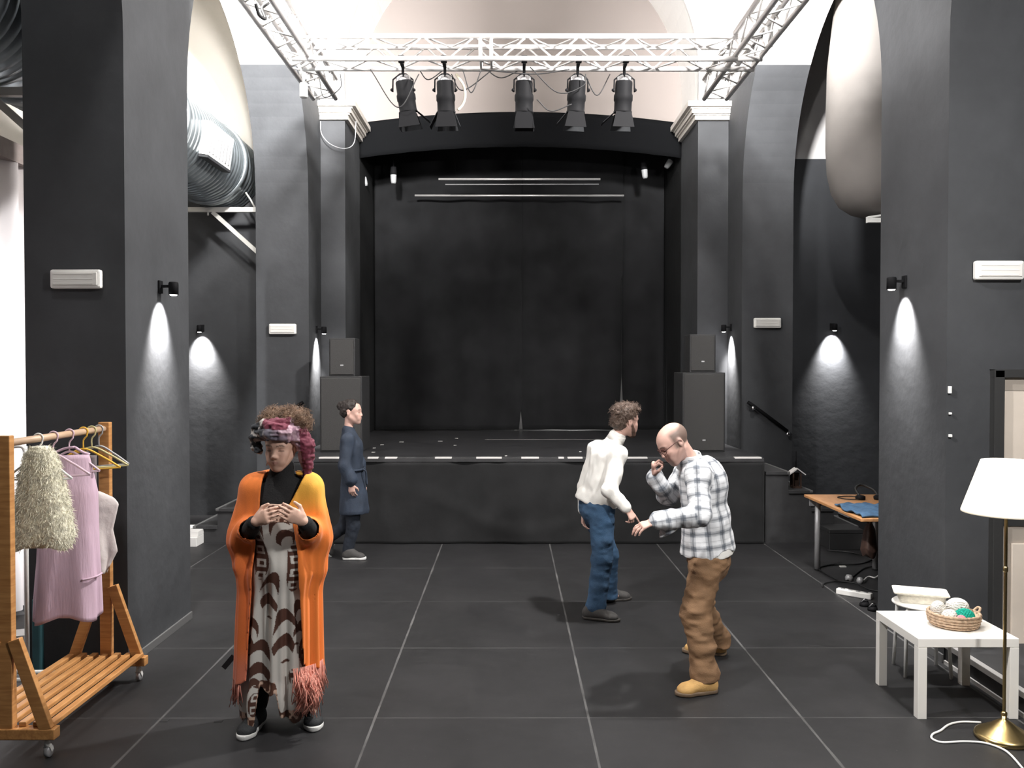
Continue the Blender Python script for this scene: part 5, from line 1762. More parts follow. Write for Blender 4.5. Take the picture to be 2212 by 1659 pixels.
# ================================================================== woman in orange, front left
def woman_orange():
    Y0 = 4.58
    o = P(607, 963, Y0 - 0.02)
    R = head_frame((-0.10, -1, -0.20), (0.02, -0.2, 1))
    org = A(o[0], Y0, 0)
    J = dict(skull=o + R @ A(0, -0.02, -0.045), neck=P(609, 1028, Y0 + 0.03), chest=P(609, 1085, Y0 + 0.03), pel=P(610, 1222, Y0 + 0.04),
             sr=P(549, 1058, Y0 + 0.03), sl=P(668, 1056, Y0 + 0.03), er=P(528, 1163, Y0 + 0.03), el=P(680, 1163, Y0 + 0.03),
             wr=P(551, 1127, Y0 - 0.20), wl=P(657, 1127, Y0 - 0.20), hr=P(578, 1232, Y0 + 0.03), hl=P(643, 1232, Y0 + 0.03),
             kr=P(563, 1400, Y0 - 0.02), kl=P(660, 1395, Y0 + 0.06))
    hr_, tr_ = A(-1.375, 4.70, 0), A(-1.402, 4.445, 0)
    hl_, tl_ = A(-1.120, 4.80, 0), A(-1.052, 4.555, 0)
    J['ar'], J['al'] = hr_ + A(0, -0.04, 0.09), hl_ + A(0.01, -0.04, 0.09)
    J['tr'], J['tl'] = tr_ + A(0, 0.05, 0.04), tl_ + A(-0.01, 0.05, 0.04)
    t = thing('person', 'woman in orange fringed cardigan and colourful headscarf, hands meeting at her chest', 'person', tuple(org))
    # body
    B = Body()
    limbs(B, J, 0.90)
    add_head(B, o, R, 1.0)
    for s, tx in (('r', 1), ('l', -1)):
        w = J['w' + s]
        tip = P(604 if s == 'r' else 613, 1103, Y0 - 0.265)
        d = nrm(tip - w)
        add_hand(B, w, d, (0.12 * tx, 1.0, -0.25), (tx * 0.1, -0.1, 1.0), (0.22, 0.42, 0.40), 1.0, 0.0, thumb=0.2)
    put('body', B.mesh(0.0045), 'skin', t, org, skin_col(SKIN_W, o, R, 1.0, brow=(0.10, 0.06, 0.045), closed=True), 1)
    # black polo-neck
    S = Body()
    S.e(J['pel'] + A(0, 0, 0.12), J['chest'], (0.135, 0.095), (0.150, 0.105), (1, 0, 0), 0.03)
    S.c(J['sl'], J['sr'], 0.058, None, 0.05)
    S.c(J['chest'], J['neck'], 0.090, 0.062, 0.05).c(J['neck'] + A(0, 0, -0.03), o + R @ A(0, -0.016, -0.118), 0.066, 0.060, 0.03)
    for s in 'rl':
        S.c(J['s' + s], J['e' + s], 0.058, 0.048, 0.03).c(J['e' + s], J['w' + s] + (J['e' + s] - J['w' + s]) * 0.10, 0.048, 0.040, 0.02)
    chin = o + R @ A(0, -0.01, -0.100)
    S.fn(lambda p: (p - chin) @ R[:, 2] * -1.0, 's') if False else None
    put('poloneck', S.mesh(0.006, disp=folds((16, 16, 16), 0.004, 3)), 'black_knit', t, org)
    # printed dress with handkerchief hem
    cx = J['pel'][0]
    G = Body()
    G.e(P(609, 1108, Y0 + 0.012), P(609, 1225, Y0 + 0.03), (0.135, 0.112), (0.155, 0.125), (1, 0, 0), 0.04)
    G.e(P(609, 1225, Y0 + 0.03), P(604, 1500, Y0 + 0.05), (0.155, 0.125), (0.195, 0.150), (1, 0, 0), 0.05)
    G.e(P(604, 1500, Y0 + 0.05), P(602, 1590, Y0 + 0.05), (0.195, 0.150), (0.20, 0.16), (1, 0, 0), 0.05)

    def pleat(p):
        a = np.arctan2(p[..., 1] - (Y0 + 0.03), p[..., 0] - cx)
        f = smoothstep(1.15, 0.35, p[..., 2])
        return f * (0.016 * np.sin(a * 9 + 1.5 * np.sin(a * 2)) + 0.007 * np.sin(a * 17 + 2)) + 0.004 * (vnoise(p * A(14, 14, 5), 4) - 0.5)

    def hem(p):
        x = (p[..., 0] - cx)
        back = np.clip((p[..., 1] - (Y0 + 0.05)) * 3, 0, 1)
        z = 0.245 - 0.20 * smoothstep(-0.085, -0.125, x) - 0.16 * smoothstep(-0.005, 0.03, x) + 0.02 * np.sin(x * 50) + 0.05 * back
        return p[..., 2] - np.maximum(z, 0.055)

    post = [('s', 0.0, hem, None, None)]
    V, F = G.mesh(0.0038, shell=0.012, disp=pleat, post=post)
    V = relax(V, F, 1)

    def leaf(u, v, cu, cv, L, Wd, ang):
        c, s = math.cos(ang), math.sin(ang)
        a, b = (u - cu) * c + (v - cv) * s, -(u - cu) * s + (v - cv) * c
        tt = a / L
        inside = (np.abs(tt) < 1) & (np.abs(b) < Wd * np.sqrt(np.clip(1 - tt ** 2, 0, 1)))
        bands = np.sin((tt * 1.05 - 0.55 * (b / Wd) ** 2) * 6.3 + 0.5) > 0.02
        return inside & bands

    def print_(V):
        c = np.tile(A(0.60, 0.575, 0.535), (len(V), 1))
        k = 1848 / (Y0 - 0.1)
        u, v = VPX + V[:, 0] * k, HOR + (EYE - V[:, 2]) * k          # silk print laid out over the front of the dress
        u = u + 5 * np.sin(v * 0.05)
        m = np.zeros(len(V), bool)
        for q in ((582, 1288, 52, 22, 1.7), (611, 1378, 60, 25, 1.5), (556, 1440, 54, 27, 1.75), (608, 1150, 40, 22, 1.0), (556, 1172, 44, 15, 1.5), (640, 1350, 50, 14, 1.6), (534, 1385, 46, 17, 1.6), (545, 1505, 36, 16, 1.3), (500, 1350, 60, 20, 1.5), (650, 1180, 40, 16, 1.4)):
            m |= leaf(u, v, *q)
        for cu, cv, rx, ry in ((557, 1208, 18, 48), (632, 1230, 19, 52), (548, 1530, 12, 26), (625, 1470, 12, 18), (660, 1420, 16, 60), (690, 1260, 18, 60)):
            q = ((u - cu) / rx) ** 2 + ((v - cv) / ry) ** 2
            blob = q < 1
            cell = (np.abs(np.sin((v - cv) * 0.115 + 0.4)) > 0.55) & (np.abs((u - cu) / rx) < 0.62)
            hole = (np.abs(np.sin((v - cv) * 0.115 + 0.4)) > 0.90) & (np.abs((u - cu) / rx) < 0.30)
            m = np.where(blob, ~cell | hole, m)
        trim = (V[:, 2] > 1.17 - 0.03) & (V[:, 2] < 1.30)
        n = vnoise(V * 60, 2)
        z0 = 0.245 - 0.20 * smoothstep(-0.085, -0.125, V[:, 0] - cx) - 0.16 * smoothstep(-0.005, 0.03, V[:, 0] - cx)
        border = (V[:, 2] - np.maximum(z0, 0.055) < 0.055)
        c[m] = A(0.095, 0.044, 0.032)
        c[border & (n > 0.47)] = A(0.10, 0.045, 0.03)
        c[border & (n <= 0.47)] = A(0.60, 0.42, 0.32)
        c[trim & (n > 0.55)] = A(0.12, 0.05, 0.035)
        c[trim & (n <= 0.55)] = A(0.66, 0.46, 0.36)
        return c
    put('printed_dress', (V, F), 'silk', t, org, print_, 0)
    # ruffle at the right of the hem
    # cardigan: open shawl-like shell
    K = Body()
    K.e(P(609, 1062, Y0 + 0.04), P(606, 1230, Y0 + 0.04), (0.175, 0.130), (0.215, 0.165), (1, 0, 0), 0.05)
    K.e(P(606, 1230, Y0 + 0.04), P(601, 1530, Y0 + 0.05), (0.215, 0.165), (0.245, 0.190), (1, 0, 0), 0.05)
    K.c(J['sl'] + A(0, 0, 0.010), J['sr'] + A(0, 0, 0.010), 0.066, None, 0.05)
    for s, sg in (('r', -1), ('l', 1)):
        e = J['e' + s] + A(sg * 0.012, 0, 0)
        K.c(J['s' + s] + A(0, 0, 0.008), e + A(0, 0, 0.05), 0.070, 0.074, 0.05)
        fw = J['w' + s] - J['e' + s]
        K.c(e, J['e' + s] + fw * 0.50, 0.072, 0.066, 0.03)
        K.e(e + A(0, -0.01, -0.02), e + A(sg * -0.005, 0.0, -0.16 if s == 'l' else -0.12), (0.058, 0.08), (0.040, 0.08), (1, 0, 0), 0.05)

    def kfold(p):
        a = np.arctan2(p[..., 1] - Y0, p[..., 0] - cx)
        f = smoothstep(1.4, 0.8, p[..., 2])
        return f * (0.010 * np.sin(a * 11 + 2 * np.sin(a * 3)) + 0.006 * np.sin(a * 23)) + 0.006 * (vnoise(p * A(12, 12, 3), 9) - 0.5)
    k = 1848 / (Y0 - 0.14)
    zpx = lambda z: HOR + (EYE - z) * k

    def front(p):
        v = HOR + (EYE - p[..., 2]) * k
        u = VPX + p[..., 0] * k
        xl = np.interp(v, [990, 1030, 1060, 1110, 1200, 1300, 1400, 1520, 1600], [560, 556, 553, 550, 541, 533, 526, 520, 518])
        xr = np.interp(v, [990, 1030, 1060, 1100, 1125, 1200, 1300, 1400, 1500, 1600], [648, 646, 634, 614, 622, 635, 641, 646, 652, 655])
        d = np.maximum(xl - u, u - xr) / k
        return np.maximum(d, (p[..., 1] - (Y0 + 0.0)))

    def neckhole(p):
        c = J['neck'] + A(0, -0.0, 0.05)
        return np.sqrt(((p[..., 0] - c[0]) / 1.0) ** 2 + ((p[..., 1] - c[1]) / 1.0) ** 2) - 0.085 + 2.0 * np.clip(J['chest'][2] + 0.05 - p[..., 2], 0, 1)
    post = [('s', 0.0, front, None, None), ('s', 0.0, neckhole, None, None),
            ('s', 0.0, lambda p: p[..., 2] - (0.285 + 0.05 * smoothstep(0.0, 0.12, p[..., 0] - cx) + 0.015 * np.sin(p[..., 0] * 40)), None, None)]
    for s in 'rl':
        a, b = J['e' + s] + (J['w' + s] - J['e' + s]) * 0.42, J['w' + s] + (J['w' + s] - J['e' + s]) * 0.4
        b = b + A(0, -0.02, -0.01)
        post.append(('s', 0.0, (lambda a, b: lambda p: sd_cone(p, a, b, 0.054, 0.062))(a, b), np.minimum(a, b) - 0.1, np.maximum(a, b) + 0.1))

    def colouring(V):
        x, z = V[:, 0] - cx, V[:, 2]
        n = vnoise(V * A(9, 9, 2.2), 12)
        st = vnoise(V * A(70, 70, 1.2), 3)
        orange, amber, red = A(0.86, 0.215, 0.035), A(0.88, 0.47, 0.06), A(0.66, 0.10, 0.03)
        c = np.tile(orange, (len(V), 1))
        wa = smoothstep(0.02, 0.10, x) * smoothstep(1.10, 1.30, z)  # amber light falling on her left shoulder, put into the cloth colour
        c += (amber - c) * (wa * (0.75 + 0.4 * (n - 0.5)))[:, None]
        wr = smoothstep(0.0, -0.14, x) * smoothstep(1.35, 0.75, z) * 0.55
        c += (red - c) * np.clip(wr * (0.5 + n), 0, 1)[:, None]
        c += (A(0.60, 0.22, 0.18) - c) * (smoothstep(0.50, 0.32, z) * 0.5 * (x < 0))[:, None]
        c *= (0.86 + 0.28 * st)[:, None]
        return c
    put('fringed_cardigan', K.mesh(0.0055, shell=0.014, disp=kfold, post=post), 'dye', t, org, colouring, 1)
    # tasselled fringe along the cardigan hem
    mb = MB()
    rn = random.Random(4)
    for i in range(300):
        a = rn.uniform(0, 2 * math.pi)
        x, y = 0.238 * math.cos(a), 0.185 * math.sin(a)
        if y < -0.02 and -0.175 < x < 0.115: continue
        z = 0.29 + (0.05 if x > 0.06 else 0.0) * 1.0
        c = A(cx - 0.022 + x, Y0 + 0.05 + y, z)
        L = rn.uniform(0.09, 0.16)
        j = lambda s_: A(rn.uniform(-s_, s_), rn.uniform(-s_, s_), 0)
        mb.tube([c - org + A(0, 0, 0.03), c - org + j(0.012) - A(0, 0, L * 0.5), c - org + j(0.03) - A(0, 0, L)], [0.0028, 0.003, 0.0015], 5)
    for i in range(190):                                      # fuller pink tufts on the front right corner
        c = A(cx + rn.uniform(0.125, 0.215), Y0 - rn.uniform(0.06, 0.16), 0.31 + rn.uniform(-0.05, 0.05))
        mb.tube([c - org, c - org + A(rn.uniform(-.03, .03), rn.uniform(-.02, .02), -0.06), c - org + A(rn.uniform(-.05, .04), rn.uniform(-.03, .02), -rn.uniform(0.09, 0.16))], [0.0028, 0.0034, 0.0015], 5)
    tag(mb.build('hem_fringe', 'fringe', t), kind='stuff')
    # small dark tag swinging at the left hem
    p0 = P(497, 1425, Y0) - org
    MB().bar(p0 + A(0.02, 0, 0.02), p0 + A(-0.035, 0, -0.045), 0.028, 0.006, (0, 1, 0)).build('dark_tag', 'dark_grey_metal', t)
    # hair and headscarf
    H = Body()
    g = lambda x, y, z: o + R @ A(x, y, z)
    H.l(g(-0.02, -0.05, 0.125), (0.085, 0.065, 0.060), R, 0.04).l(g(-0.08, -0.04, 0.128), (0.068, 0.06, 0.060), R, 0.04).l(g(0.06, -0.05, 0.125), (0.06, 0.06, 0.055), R, 0.04)
    hc = put('curly_hair', H.mesh(0.005, disp=lambda p: 0.030 * (vnoise(p * 38, 1) - 0.5) + 0.018 * (vnoise(p * 80, 2) - 0.5)), 'hair', t, org,
        lambda V: A(0.20, 0.115, 0.068) * (0.6 + 0.9 * vnoise(V * 60, 7))[:, None], 0)
    strands(hc, 1700, 0.030, 0.0008, t, 'curl_brown', 3)
    T = Body()
    T.l(g(0, -0.03, 0.065), (0.100, 0.108, 0.078), R, 0.03)
    for i, (zz, yy, tilt, rr_, rx, ry) in enumerate(((0.062, 0.0, 0.10, 0.017, 0.080, 0.098), (0.088, 0.0, -0.08, 0.020, 0.085, 0.098), (0.112, -0.01, 0.14, 0.021, 0.078, 0.092), (0.070, -0.03, -0.2, 0.024, 0.094, 0.098), (0.130, -0.03, -0.10, 0.022, 0.062, 0.075))):
        pts = [g(1.10 * rx * math.cos(a), yy + ry * math.sin(a), zz + tilt * 0.09 * math.cos(a) - 0.012 * math.sin(a) * -1) for a in np.linspace(0, 2 * math.pi, 17)]
        for a, b in zip(pts[:-1], pts[1:]): T.c(a, b, rr_, None, 0.012)
    for pts, r0, r1 in (([(-0.085, 0.00, 0.06), (-0.105, -0.01, 0.01), (-0.112, -0.02, -0.05), (-0.118, -0.03, -0.11), (-0.115, -0.02, -0.155)], 0.036, 0.026),
                        ([(-0.10, -0.03, 0.06), (-0.125, -0.04, 0.0), (-0.128, -0.05, -0.06)], 0.034, 0.026),
                        ([(0.09, 0.0, 0.07), (0.125, 0.0, 0.045), (0.125, 0.005, 0.0), (0.105, 0.02, -0.025)], 0.032, 0.022),
                        ([(0.08, -0.02, 0.105), (0.125, -0.02, 0.085), (0.135, -0.02, 0.04)], 0.028, 0.018)):
        w = [g(q[0] * 1.10, q[1], q[2]) for q in pts]
        n = len(w) - 1
        for i in range(n): T.c(w[i], w[i + 1], r0 + (r1 - r0) * i / n, r0 + (r1 - r0) * (i + 1) / n, 0.02)
    face = g(0, 0.14, -0.012)
    T.l(face, (0.075, 0.10, 0.075), R, 0.01, 's')

    def scarf(V):
        q = (V - o) @ R
        n = vnoise(q * A(26, 26, 60), 5)
        n2 = vnoise(q * 45, 8)
        c = np.tile(A(0.17, 0.155, 0.19), (len(V), 1))
        lf = smoothstep(0.02, -0.07, q[:, 0])[:, None]                    # her left side: mauve and wine
        mauve, wine, grey, dark, pale = A(0.50, 0.33, 0.39), A(0.15, 0.022, 0.045), A(0.34, 0.31, 0.29), A(0.030, 0.034, 0.042), A(0.58, 0.54, 0.50)
        c = c * (1 - lf) + (mauve * (n2[:, None] > 0.42) + A(0.32, 0.18, 0.24) * (n2[:, None] <= 0.42)) * lf
        rt = smoothstep(0.03, 0.08, q[:, 0])
        c = c * (1 - rt[:, None]) + np.where(n[:, None] > 0.56, grey, dark) * rt[:, None]
        c[(q[:, 0] < -0.115) | ((q[:, 2] > 0.118) & (np.abs(q[:, 0]) < 0.07))] = wine
        c[(n > 0.80) & (q[:, 0] > 0.04)] = pale
        fr = (q[:, 1] > 0.03) & (q[:, 2] < 0.085) & (np.abs(q[:, 0]) < 0.07)
        c[fr] = c[fr] * 0.4 + A(0.12, 0.12, 0.17) * 0.6
        return c
    put('headscarf', T.mesh(0.005, disp=lambda p: 0.012 * (vnoise(p * A(40, 40, 90), 6) - 0.5) + 0.008 * (vnoise(p * 100, 3) - 0.5)), 'dye', t, org, scarf, 0)
    # earring
    MB().tube([g(0.073, 0.01, -0.055) - org, g(0.078, 0.012, -0.11) - org], 0.0025, 6).build('earring', 'bracelet', t)
    shoe('shoe', t, org, hr_, tr_, 'shoe_black', 'sole_white', lace='shoe_black')
    shoe('shoe', t, org, hl_, tl_, 'shoe_black', 'sole_white', lace='shoe_black')
    # black trouser legs under the dress
    for s in 'rl':
        L = Body()
        L.c(J['a' + s] + (J['k' + s] - J['a' + s]) * 0.5, J['a' + s] + A(0, 0, 0.02), 0.050, 0.044, 0.02)
        put('legging', L.mesh(0.008), 'black_knit', t, org)


woman_orange()

# ================================================================== woman in navy walking past the stage
def woman_navy():
    Y0 = 8.75
    s_ = 1.02
    o = P(759, 890, Y0)
    R = head_frame((1, -0.06, -0.02), (0.0, 0, 1))
    org = A(o[0], Y0, 0)
    J = dict(skull=o + R @ A(0, -0.02, -0.045), neck=P(753, 931, Y0), chest=P(759, 965, Y0), pel=P(762, 1062, Y0),
             sr=P(751, 950, Y0 - 0.155), sl=P(757, 948, Y0 + 0.155), er=P(744, 1006, Y0 - 0.20), wr=P(758, 1046, Y0 - 0.20),
             el=P(776, 1002, Y0 + 0.19), wl=P(780, 1044, Y0 + 0.17), hr=P(762, 1070, Y0 - 0.085), hl=P(762, 1070, Y0 + 0.085),
             kr=P(763, 1136, Y0 - 0.06), ar=P(750, 1194, Y0 - 0.05), kl=P(742, 1138, Y0 + 0.08), al=P(706, 1166, Y0 + 0.08))
    hR, tR = A(*floor_pt(737, 1213, 0)), A(*floor_pt(786, 1211, 0))
    hR[1] = tR[1] = 8.68
    hL = J['al'] + A(-0.07, 0, 0.0)
    tL = A(J['al'][0] + 0.02, Y0 + 0.08, 0.0)
    J['tr'], J['tl'] = tR + A(-0.05, 0, 0.04), tL + A(-0.01, 0, 0.05)
    t = thing('person', 'woman in navy belted tunic and dark jeans walking past the stage', 'person', tuple(org))
    B = Body()
    limbs(B, J, 0.88)
    add_head(B, o, R, s_)
    w = J['wr']
    add_hand(B, w, (0.12, 0, -1), (0.3, 1.0, 0.0), (1, -0.3, 0.1), (0.35, 0.5, 0.4), 0.95)
    add_hand(B, J['wl'], (0.1, 0.0, -1), (0, -1, 0), (1, 0, 0.2), (0.3, 0.4, 0.3), 0.92)
    put('body', B.mesh(0.0065), 'skin', t, org, skin_col(SKIN_P, o, R, s_, closed=False, brow=(0.05, 0.035, 0.03)), 1)
    S = Body()
    mid = J['pel'] + (J['chest'] - J['pel']) * 0.5
    S.e(J['chest'] + A(0, 0, 0.0), mid, (0.158, 0.118), (0.135, 0.105), (0, 1, 0), 0.03)
    S.e(mid, P(766, 1100, Y0), (0.135, 0.105), (0.200, 0.150), (0, 1, 0), 0.03)
    S.c(J['sl'], J['sr'], 0.062, None, 0.05).c(J['chest'], J['neck'] + A(0, 0, 0.005), 0.09, 0.062, 0.05)
    for k in 'rl':
        S.c(J['s' + k], J['e' + k], 0.064, 0.062, 0.03).c(J['e' + k], J['w' + k] + A(0, 0, 0.05), 0.064, 0.066, 0.03).c(J['w' + k] + A(0, 0, 0.045), J['w' + k] + A(0, 0, 0.012), 0.045, 0.040, 0.012)
    zb = P(0, 1108, Y0)[2]
    S.fn(lambda p: p[..., 2] - zb, 's')
    zn = J['neck'][2] + 0.02
    put('navy_tunic', S.mesh(0.007, disp=folds((15, 15, 6), 0.014, 2)), 'navy', t, org)
    MB().lathe([(0.0, 0), (0.0, 0.001)], 8).v and None
    zbelt = P(0, 1012, Y0)[2]
    mb = MB()
    c = A(*(P(762, 1012, Y0))) - org
    mb.tube([c + A(0.118 * math.cos(a), 0.150 * math.sin(a), 0.006 * math.sin(a)) for a in np.linspace(0, 2 * math.pi, 33)[:-1]], 0.012, 8, True)
    mb.tube(bez([c + A(0.11, -0.06, 0), c + A(0.145, -0.07, -0.02), c + A(0.15, -0.06, -0.08), c + A(0.155, -0.06, -0.16)], 14), 0.010, 6)
    mb.build('tie_belt', 'navy', t)
    L = Body()
    for k in 'rl':
        L.c(J['h' + k] + A(0, 0, -0.05), J['k' + k], 0.080, 0.068, 0.03).c(J['k' + k], J['a' + k] + A(0, 0, 0.0), 0.068, 0.052, 0.02)
    put('jeans', L.mesh(0.007, disp=folds((14, 14, 18), 0.009, 5)), 'navy_denim', t, org)
    g = lambda x, y, z: o + R @ (A(x, y, z) * s_)
    H = Body()
    H.l(g(0, -0.016, 0.048), (0.083, 0.102, 0.084), R, 0.02).l(g(0, -0.055, -0.005), (0.070, 0.060, 0.055), R, 0.03)
    H.l(g(0, -0.112, 0.060), (0.040, 0.036, 0.040), R, 0.02)
    H.l(g(0, 0.135, -0.045), (0.09, 0.085, 0.085), R, 0.015, 's')
    for sx in (-1, 1): H.l(g(sx * 0.085, 0.005, -0.015), (0.02, 0.030, 0.038), R, 0.01, 's')
    hd_ = put('dark_hair', H.mesh(0.006, disp=lambda p: 0.016 * (vnoise(p * 50, 3) - 0.5)), 'hair', t, org, lambda V: A(0.022, 0.016, 0.014) * (0.6 + 0.9 * vnoise(V * 50, 1))[:, None], 0)
    mb = MB()
    cw = w - org + A(0.002, 0, -0.006)
    mb.tube([cw + A(0.030 * math.cos(a), 0.030 * math.sin(a), 0.004 * math.cos(a)) for a in np.linspace(0, 2 * math.pi, 21)[:-1]], 0.0035, 6, True)
    mb.build('bracelet', 'bracelet', t)
    shoe('shoe', t, org, hR, tR, 'shoe_grey', 'sole_white', 0.006, lace='black_rubber')
    shoe('shoe', t, org, hL, tL, 'shoe_grey', 'sole_white', 0.006)


woman_navy()


# ================================================================== man in white shirt, turned away to the right
def man_white():
    Y0 = 6.80
    s_ = 1.04
    o = P(1351, 908, Y0 - 0.02)
    fw = A(0.86, 0.50, -0.10)
    R = head_frame(fw, (0.20, 0.0, 1))
    org = A(P(1295, 1100, Y0)[0], Y0, 0)
    sd = nrm(A(0.35, -0.94, 0))                    # his right-hand side, towards the camera
    J = dict(skull=o + R @ A(0, -0.02, -0.045), neck=P(1329, 951, Y0), chest=P(1310, 990, Y0), pel=P(1289, 1085, Y0))
    sm = P(1312, 975, Y0)
    J['sr'], J['sl'] = sm + sd * 0.185 + A(0, 0, -0.01), sm - sd * 0.185
    J['er'], J['wr'] = P(1318, 1058, Y0 - 0.26), P(1354, 1100, Y0 - 0.30)
    J['el'], J['wl'] = P(1264, 1052, Y0 + 0.16), P(1261, 1108, Y0 + 0.10)
    J['hr'], J['hl'] = J['pel'] + sd * 0.09 + A(0, 0, -0.03), J['pel'] - sd * 0.09 + A(0, 0, -0.03)
    J['kr'], J['ar'] = P(1301, 1205, Y0 - 0.12), P(1287, 1314, Y0 - 0.17)
    J['kl'], J['al'] = P(1314, 1195, Y0 + 0.15), P(1313, 1284, Y0 + 0.27)
    hR, tR = A(*floor_pt(1257, 1338, 0)), A(*floor_pt(1338, 1346, 0))
    hL, tL = A(*floor_pt(1297, 1302, 0)), A(*floor_pt(1347, 1302, 0))
    tL = hL + nrm(A(0.9, 0.25, 0)) * 0.27
    J['tr'], J['tl'] = tR + A(-0.06, 0.01, 0.04), tL + A(-0.06, -0.02, 0.04)
    t = thing('person', 'man in white shirt and blue jeans, back half turned, reaching down to the right', 'person', tuple(org))
    B = Body()
    limbs(B, J, 1.0)
    add_head(B, o, R, s_, True)
    add_hand(B, J['wr'], nrm(A(0.55, -0.1, -0.75)), (-0.5, 0.6, -0.3), (0.8, 0.1, 0.5), (0.5, 0.6, 0.4), 1.0, curls=((0.1, 0.15, 0.1), (0.7, 0.9, 0.5), (0.8, 0.9, 0.5), (0.9, 0.9, 0.5)))
    add_hand(B, J['wl'], nrm(A(0.05, -0.05, -1)), (0.8, -0.6, 0), (0.4, 0.8, 0), (0.4, 0.55, 0.4), 1.0)
    put('body', B.mesh(0.006), 'skin', t, org, skin_col(SKIN_P, o, R, s_, closed=False, stubble=((0.06, 0.035, 0.025), 0.0)), 1)
    S = Body()
    wdir = sd
    mid = J['pel'] + (J['chest'] - J['pel']) * 0.45
    lean = nrm(J['chest'] - J['pel'])
    S.e(J['pel'] + lean * 0.02, mid, (0.165, 0.125), (0.160, 0.122), wdir, 0.03)
    S.e(mid, J['chest'], (0.160, 0.122), (0.172, 0.125), wdir, 0.03)
    S.c(J['sl'], J['sr'], 0.070, None, 0.06).c(J['chest'], J['neck'], 0.105, 0.066, 0.05)
    S.c(J['neck'] + A(-0.01, 0, -0.015), J['neck'] + nrm(J['skull'] - J['neck']) * 0.042, 0.070, 0.064, 0.02)
    # blouse of cloth over the belt on the left side
    S.l(J['pel'] + A(-0.05, 0.05, 0.02), (0.12, 0.13, 0.10), EYE3, 0.05)
    S.l(J['pel'] + A(0.06, -0.09, 0.03), (0.10, 0.10, 0.09), EYE3, 0.05)
    pc = J['pel'] - lean * 0.035
    nbelt = nrm(A(0.38, 0, 0.92))
    S.fn(lambda p: (p - pc) @ nbelt, 's')
    S.ops[-1] = ('s', 0.012, lambda p: (pc - p) @ -nbelt * 1.0, None, None)
    for k in 'rl':
        e, w = J['e' + k], J['w' + k]
        S.c(J['s' + k], e, 0.070, 0.060, 0.04).c(e, w - nrm(w - e) * 0.02, 0.060, 0.044, 0.02)
    put('white_shirt', S.mesh(0.006, disp=folds((13, 13, 8), 0.018, 8)), 'white_shirt', t, org)
    mb = MB()
    cn = J['neck'] + nrm(J['skull'] - J['neck']) * 0.02 - org
    ax = nrm(J['skull'] - J['neck'])
    mb.lathe([(0.071, -0.02), (0.067, 0.028), (0.063, 0.036), (0.060, 0.030)], 28, cn, ax)
    mb.build('collar', 'white_shirt', t, solid=0.003)
    L = Body()
    L.e(J['pel'] + lean * 0.03, J['pel'] - A(0, 0, 0.06), (0.158, 0.118), (0.165, 0.128), wdir, 0.03)
    for k in 'rl':
        L.c(J['h' + k], J['k' + k], 0.104, 0.080, 0.03).c(J['k' + k], J['a' + k] + A(0, 0, 0.01), 0.080, 0.074, 0.03).c(J['a' + k] + A(0, 0, 0.02), A(J['a' + k][0], J['a' + k][1], 0.03), 0.075, 0.072, 0.02)
    L.fn(lambda p: p[..., 2] - 0.045, 's')
    put('blue_jeans', L.mesh(0.0065, disp=folds((10, 10, 20), 0.014, 15)), 'blue_denim', t, org)
    bl = MB()
    bc = J['pel'] + lean * 0.012 - org
    bx_, by_ = nrm(np.cross(nbelt, sd)), sd
    bl.tube([bc + bx_ * 0.112 * math.cos(a) + by_ * 0.150 * math.sin(a) for a in np.linspace(0, 2 * math.pi, 33)[:-1]], 0.012, 8, True)
    bl.build('belt', 'belt', t)
    g = lambda x, y, z: o + R @ (A(x, y, z) * s_)
    H = Body()
    H.l(g(0, -0.020, 0.055), (0.090, 0.108, 0.088), R, 0.02).l(g(0, -0.060, -0.02), (0.074, 0.062, 0.062), R, 0.03).l(g(0, 0.055, 0.100), (0.062, 0.055, 0.035), R, 0.02)
    H.l(g(0, 0.125, -0.02), (0.10, 0.078, 0.085), R, 0.015, 's')
    for sx in (-1, 1): H.l(g(sx * 0.088, 0.000, -0.020), (0.022, 0.028, 0.036), R, 0.008, 's')
    hb_ = put('brown_hair', H.mesh(0.0055, disp=lambda p: 0.022 * (vnoise(p * 45, 3) - 0.5) + 0.01 * (vnoise(p * 100, 4) - 0.5)), 'hair', t, org, lambda V: A(0.085, 0.056, 0.042) * (0.6 + 0.9 * vnoise(V * 60, 1))[:, None], 0)
    strands(hb_, 700, 0.022, 0.0010, t, 'curl_dark', 5, 0.005)
    Bd = Body()
    for sx in (-1, 1): Bd.c(g(sx * 0.064, 0.012, -0.03), g(sx * 0.045, 0.060, -0.095), 0.018, 0.020, 0.02)
    Bd.l(g(0, 0.078, -0.108), (0.036, 0.026, 0.026), R, 0.03)
    put('beard', Bd.mesh(0.005, disp=lambda p: 0.010 * (vnoise(p * 80, 3) - 0.5)), 'hair', t, org, lambda V: A(0.085, 0.050, 0.038) * (0.6 + 0.9 * vnoise(V * 60, 1))[:, None], 0)
    shoe('shoe', t, org, hR, tR, 'shoe_grey', 'sole_dark', 0.0055, wid=0.05, sole_t=0.022)
    shoe('shoe', t, org, hL, tL, 'shoe_grey', 'sole_dark', 0.0055, wid=0.05, sole_t=0.022)


man_white()


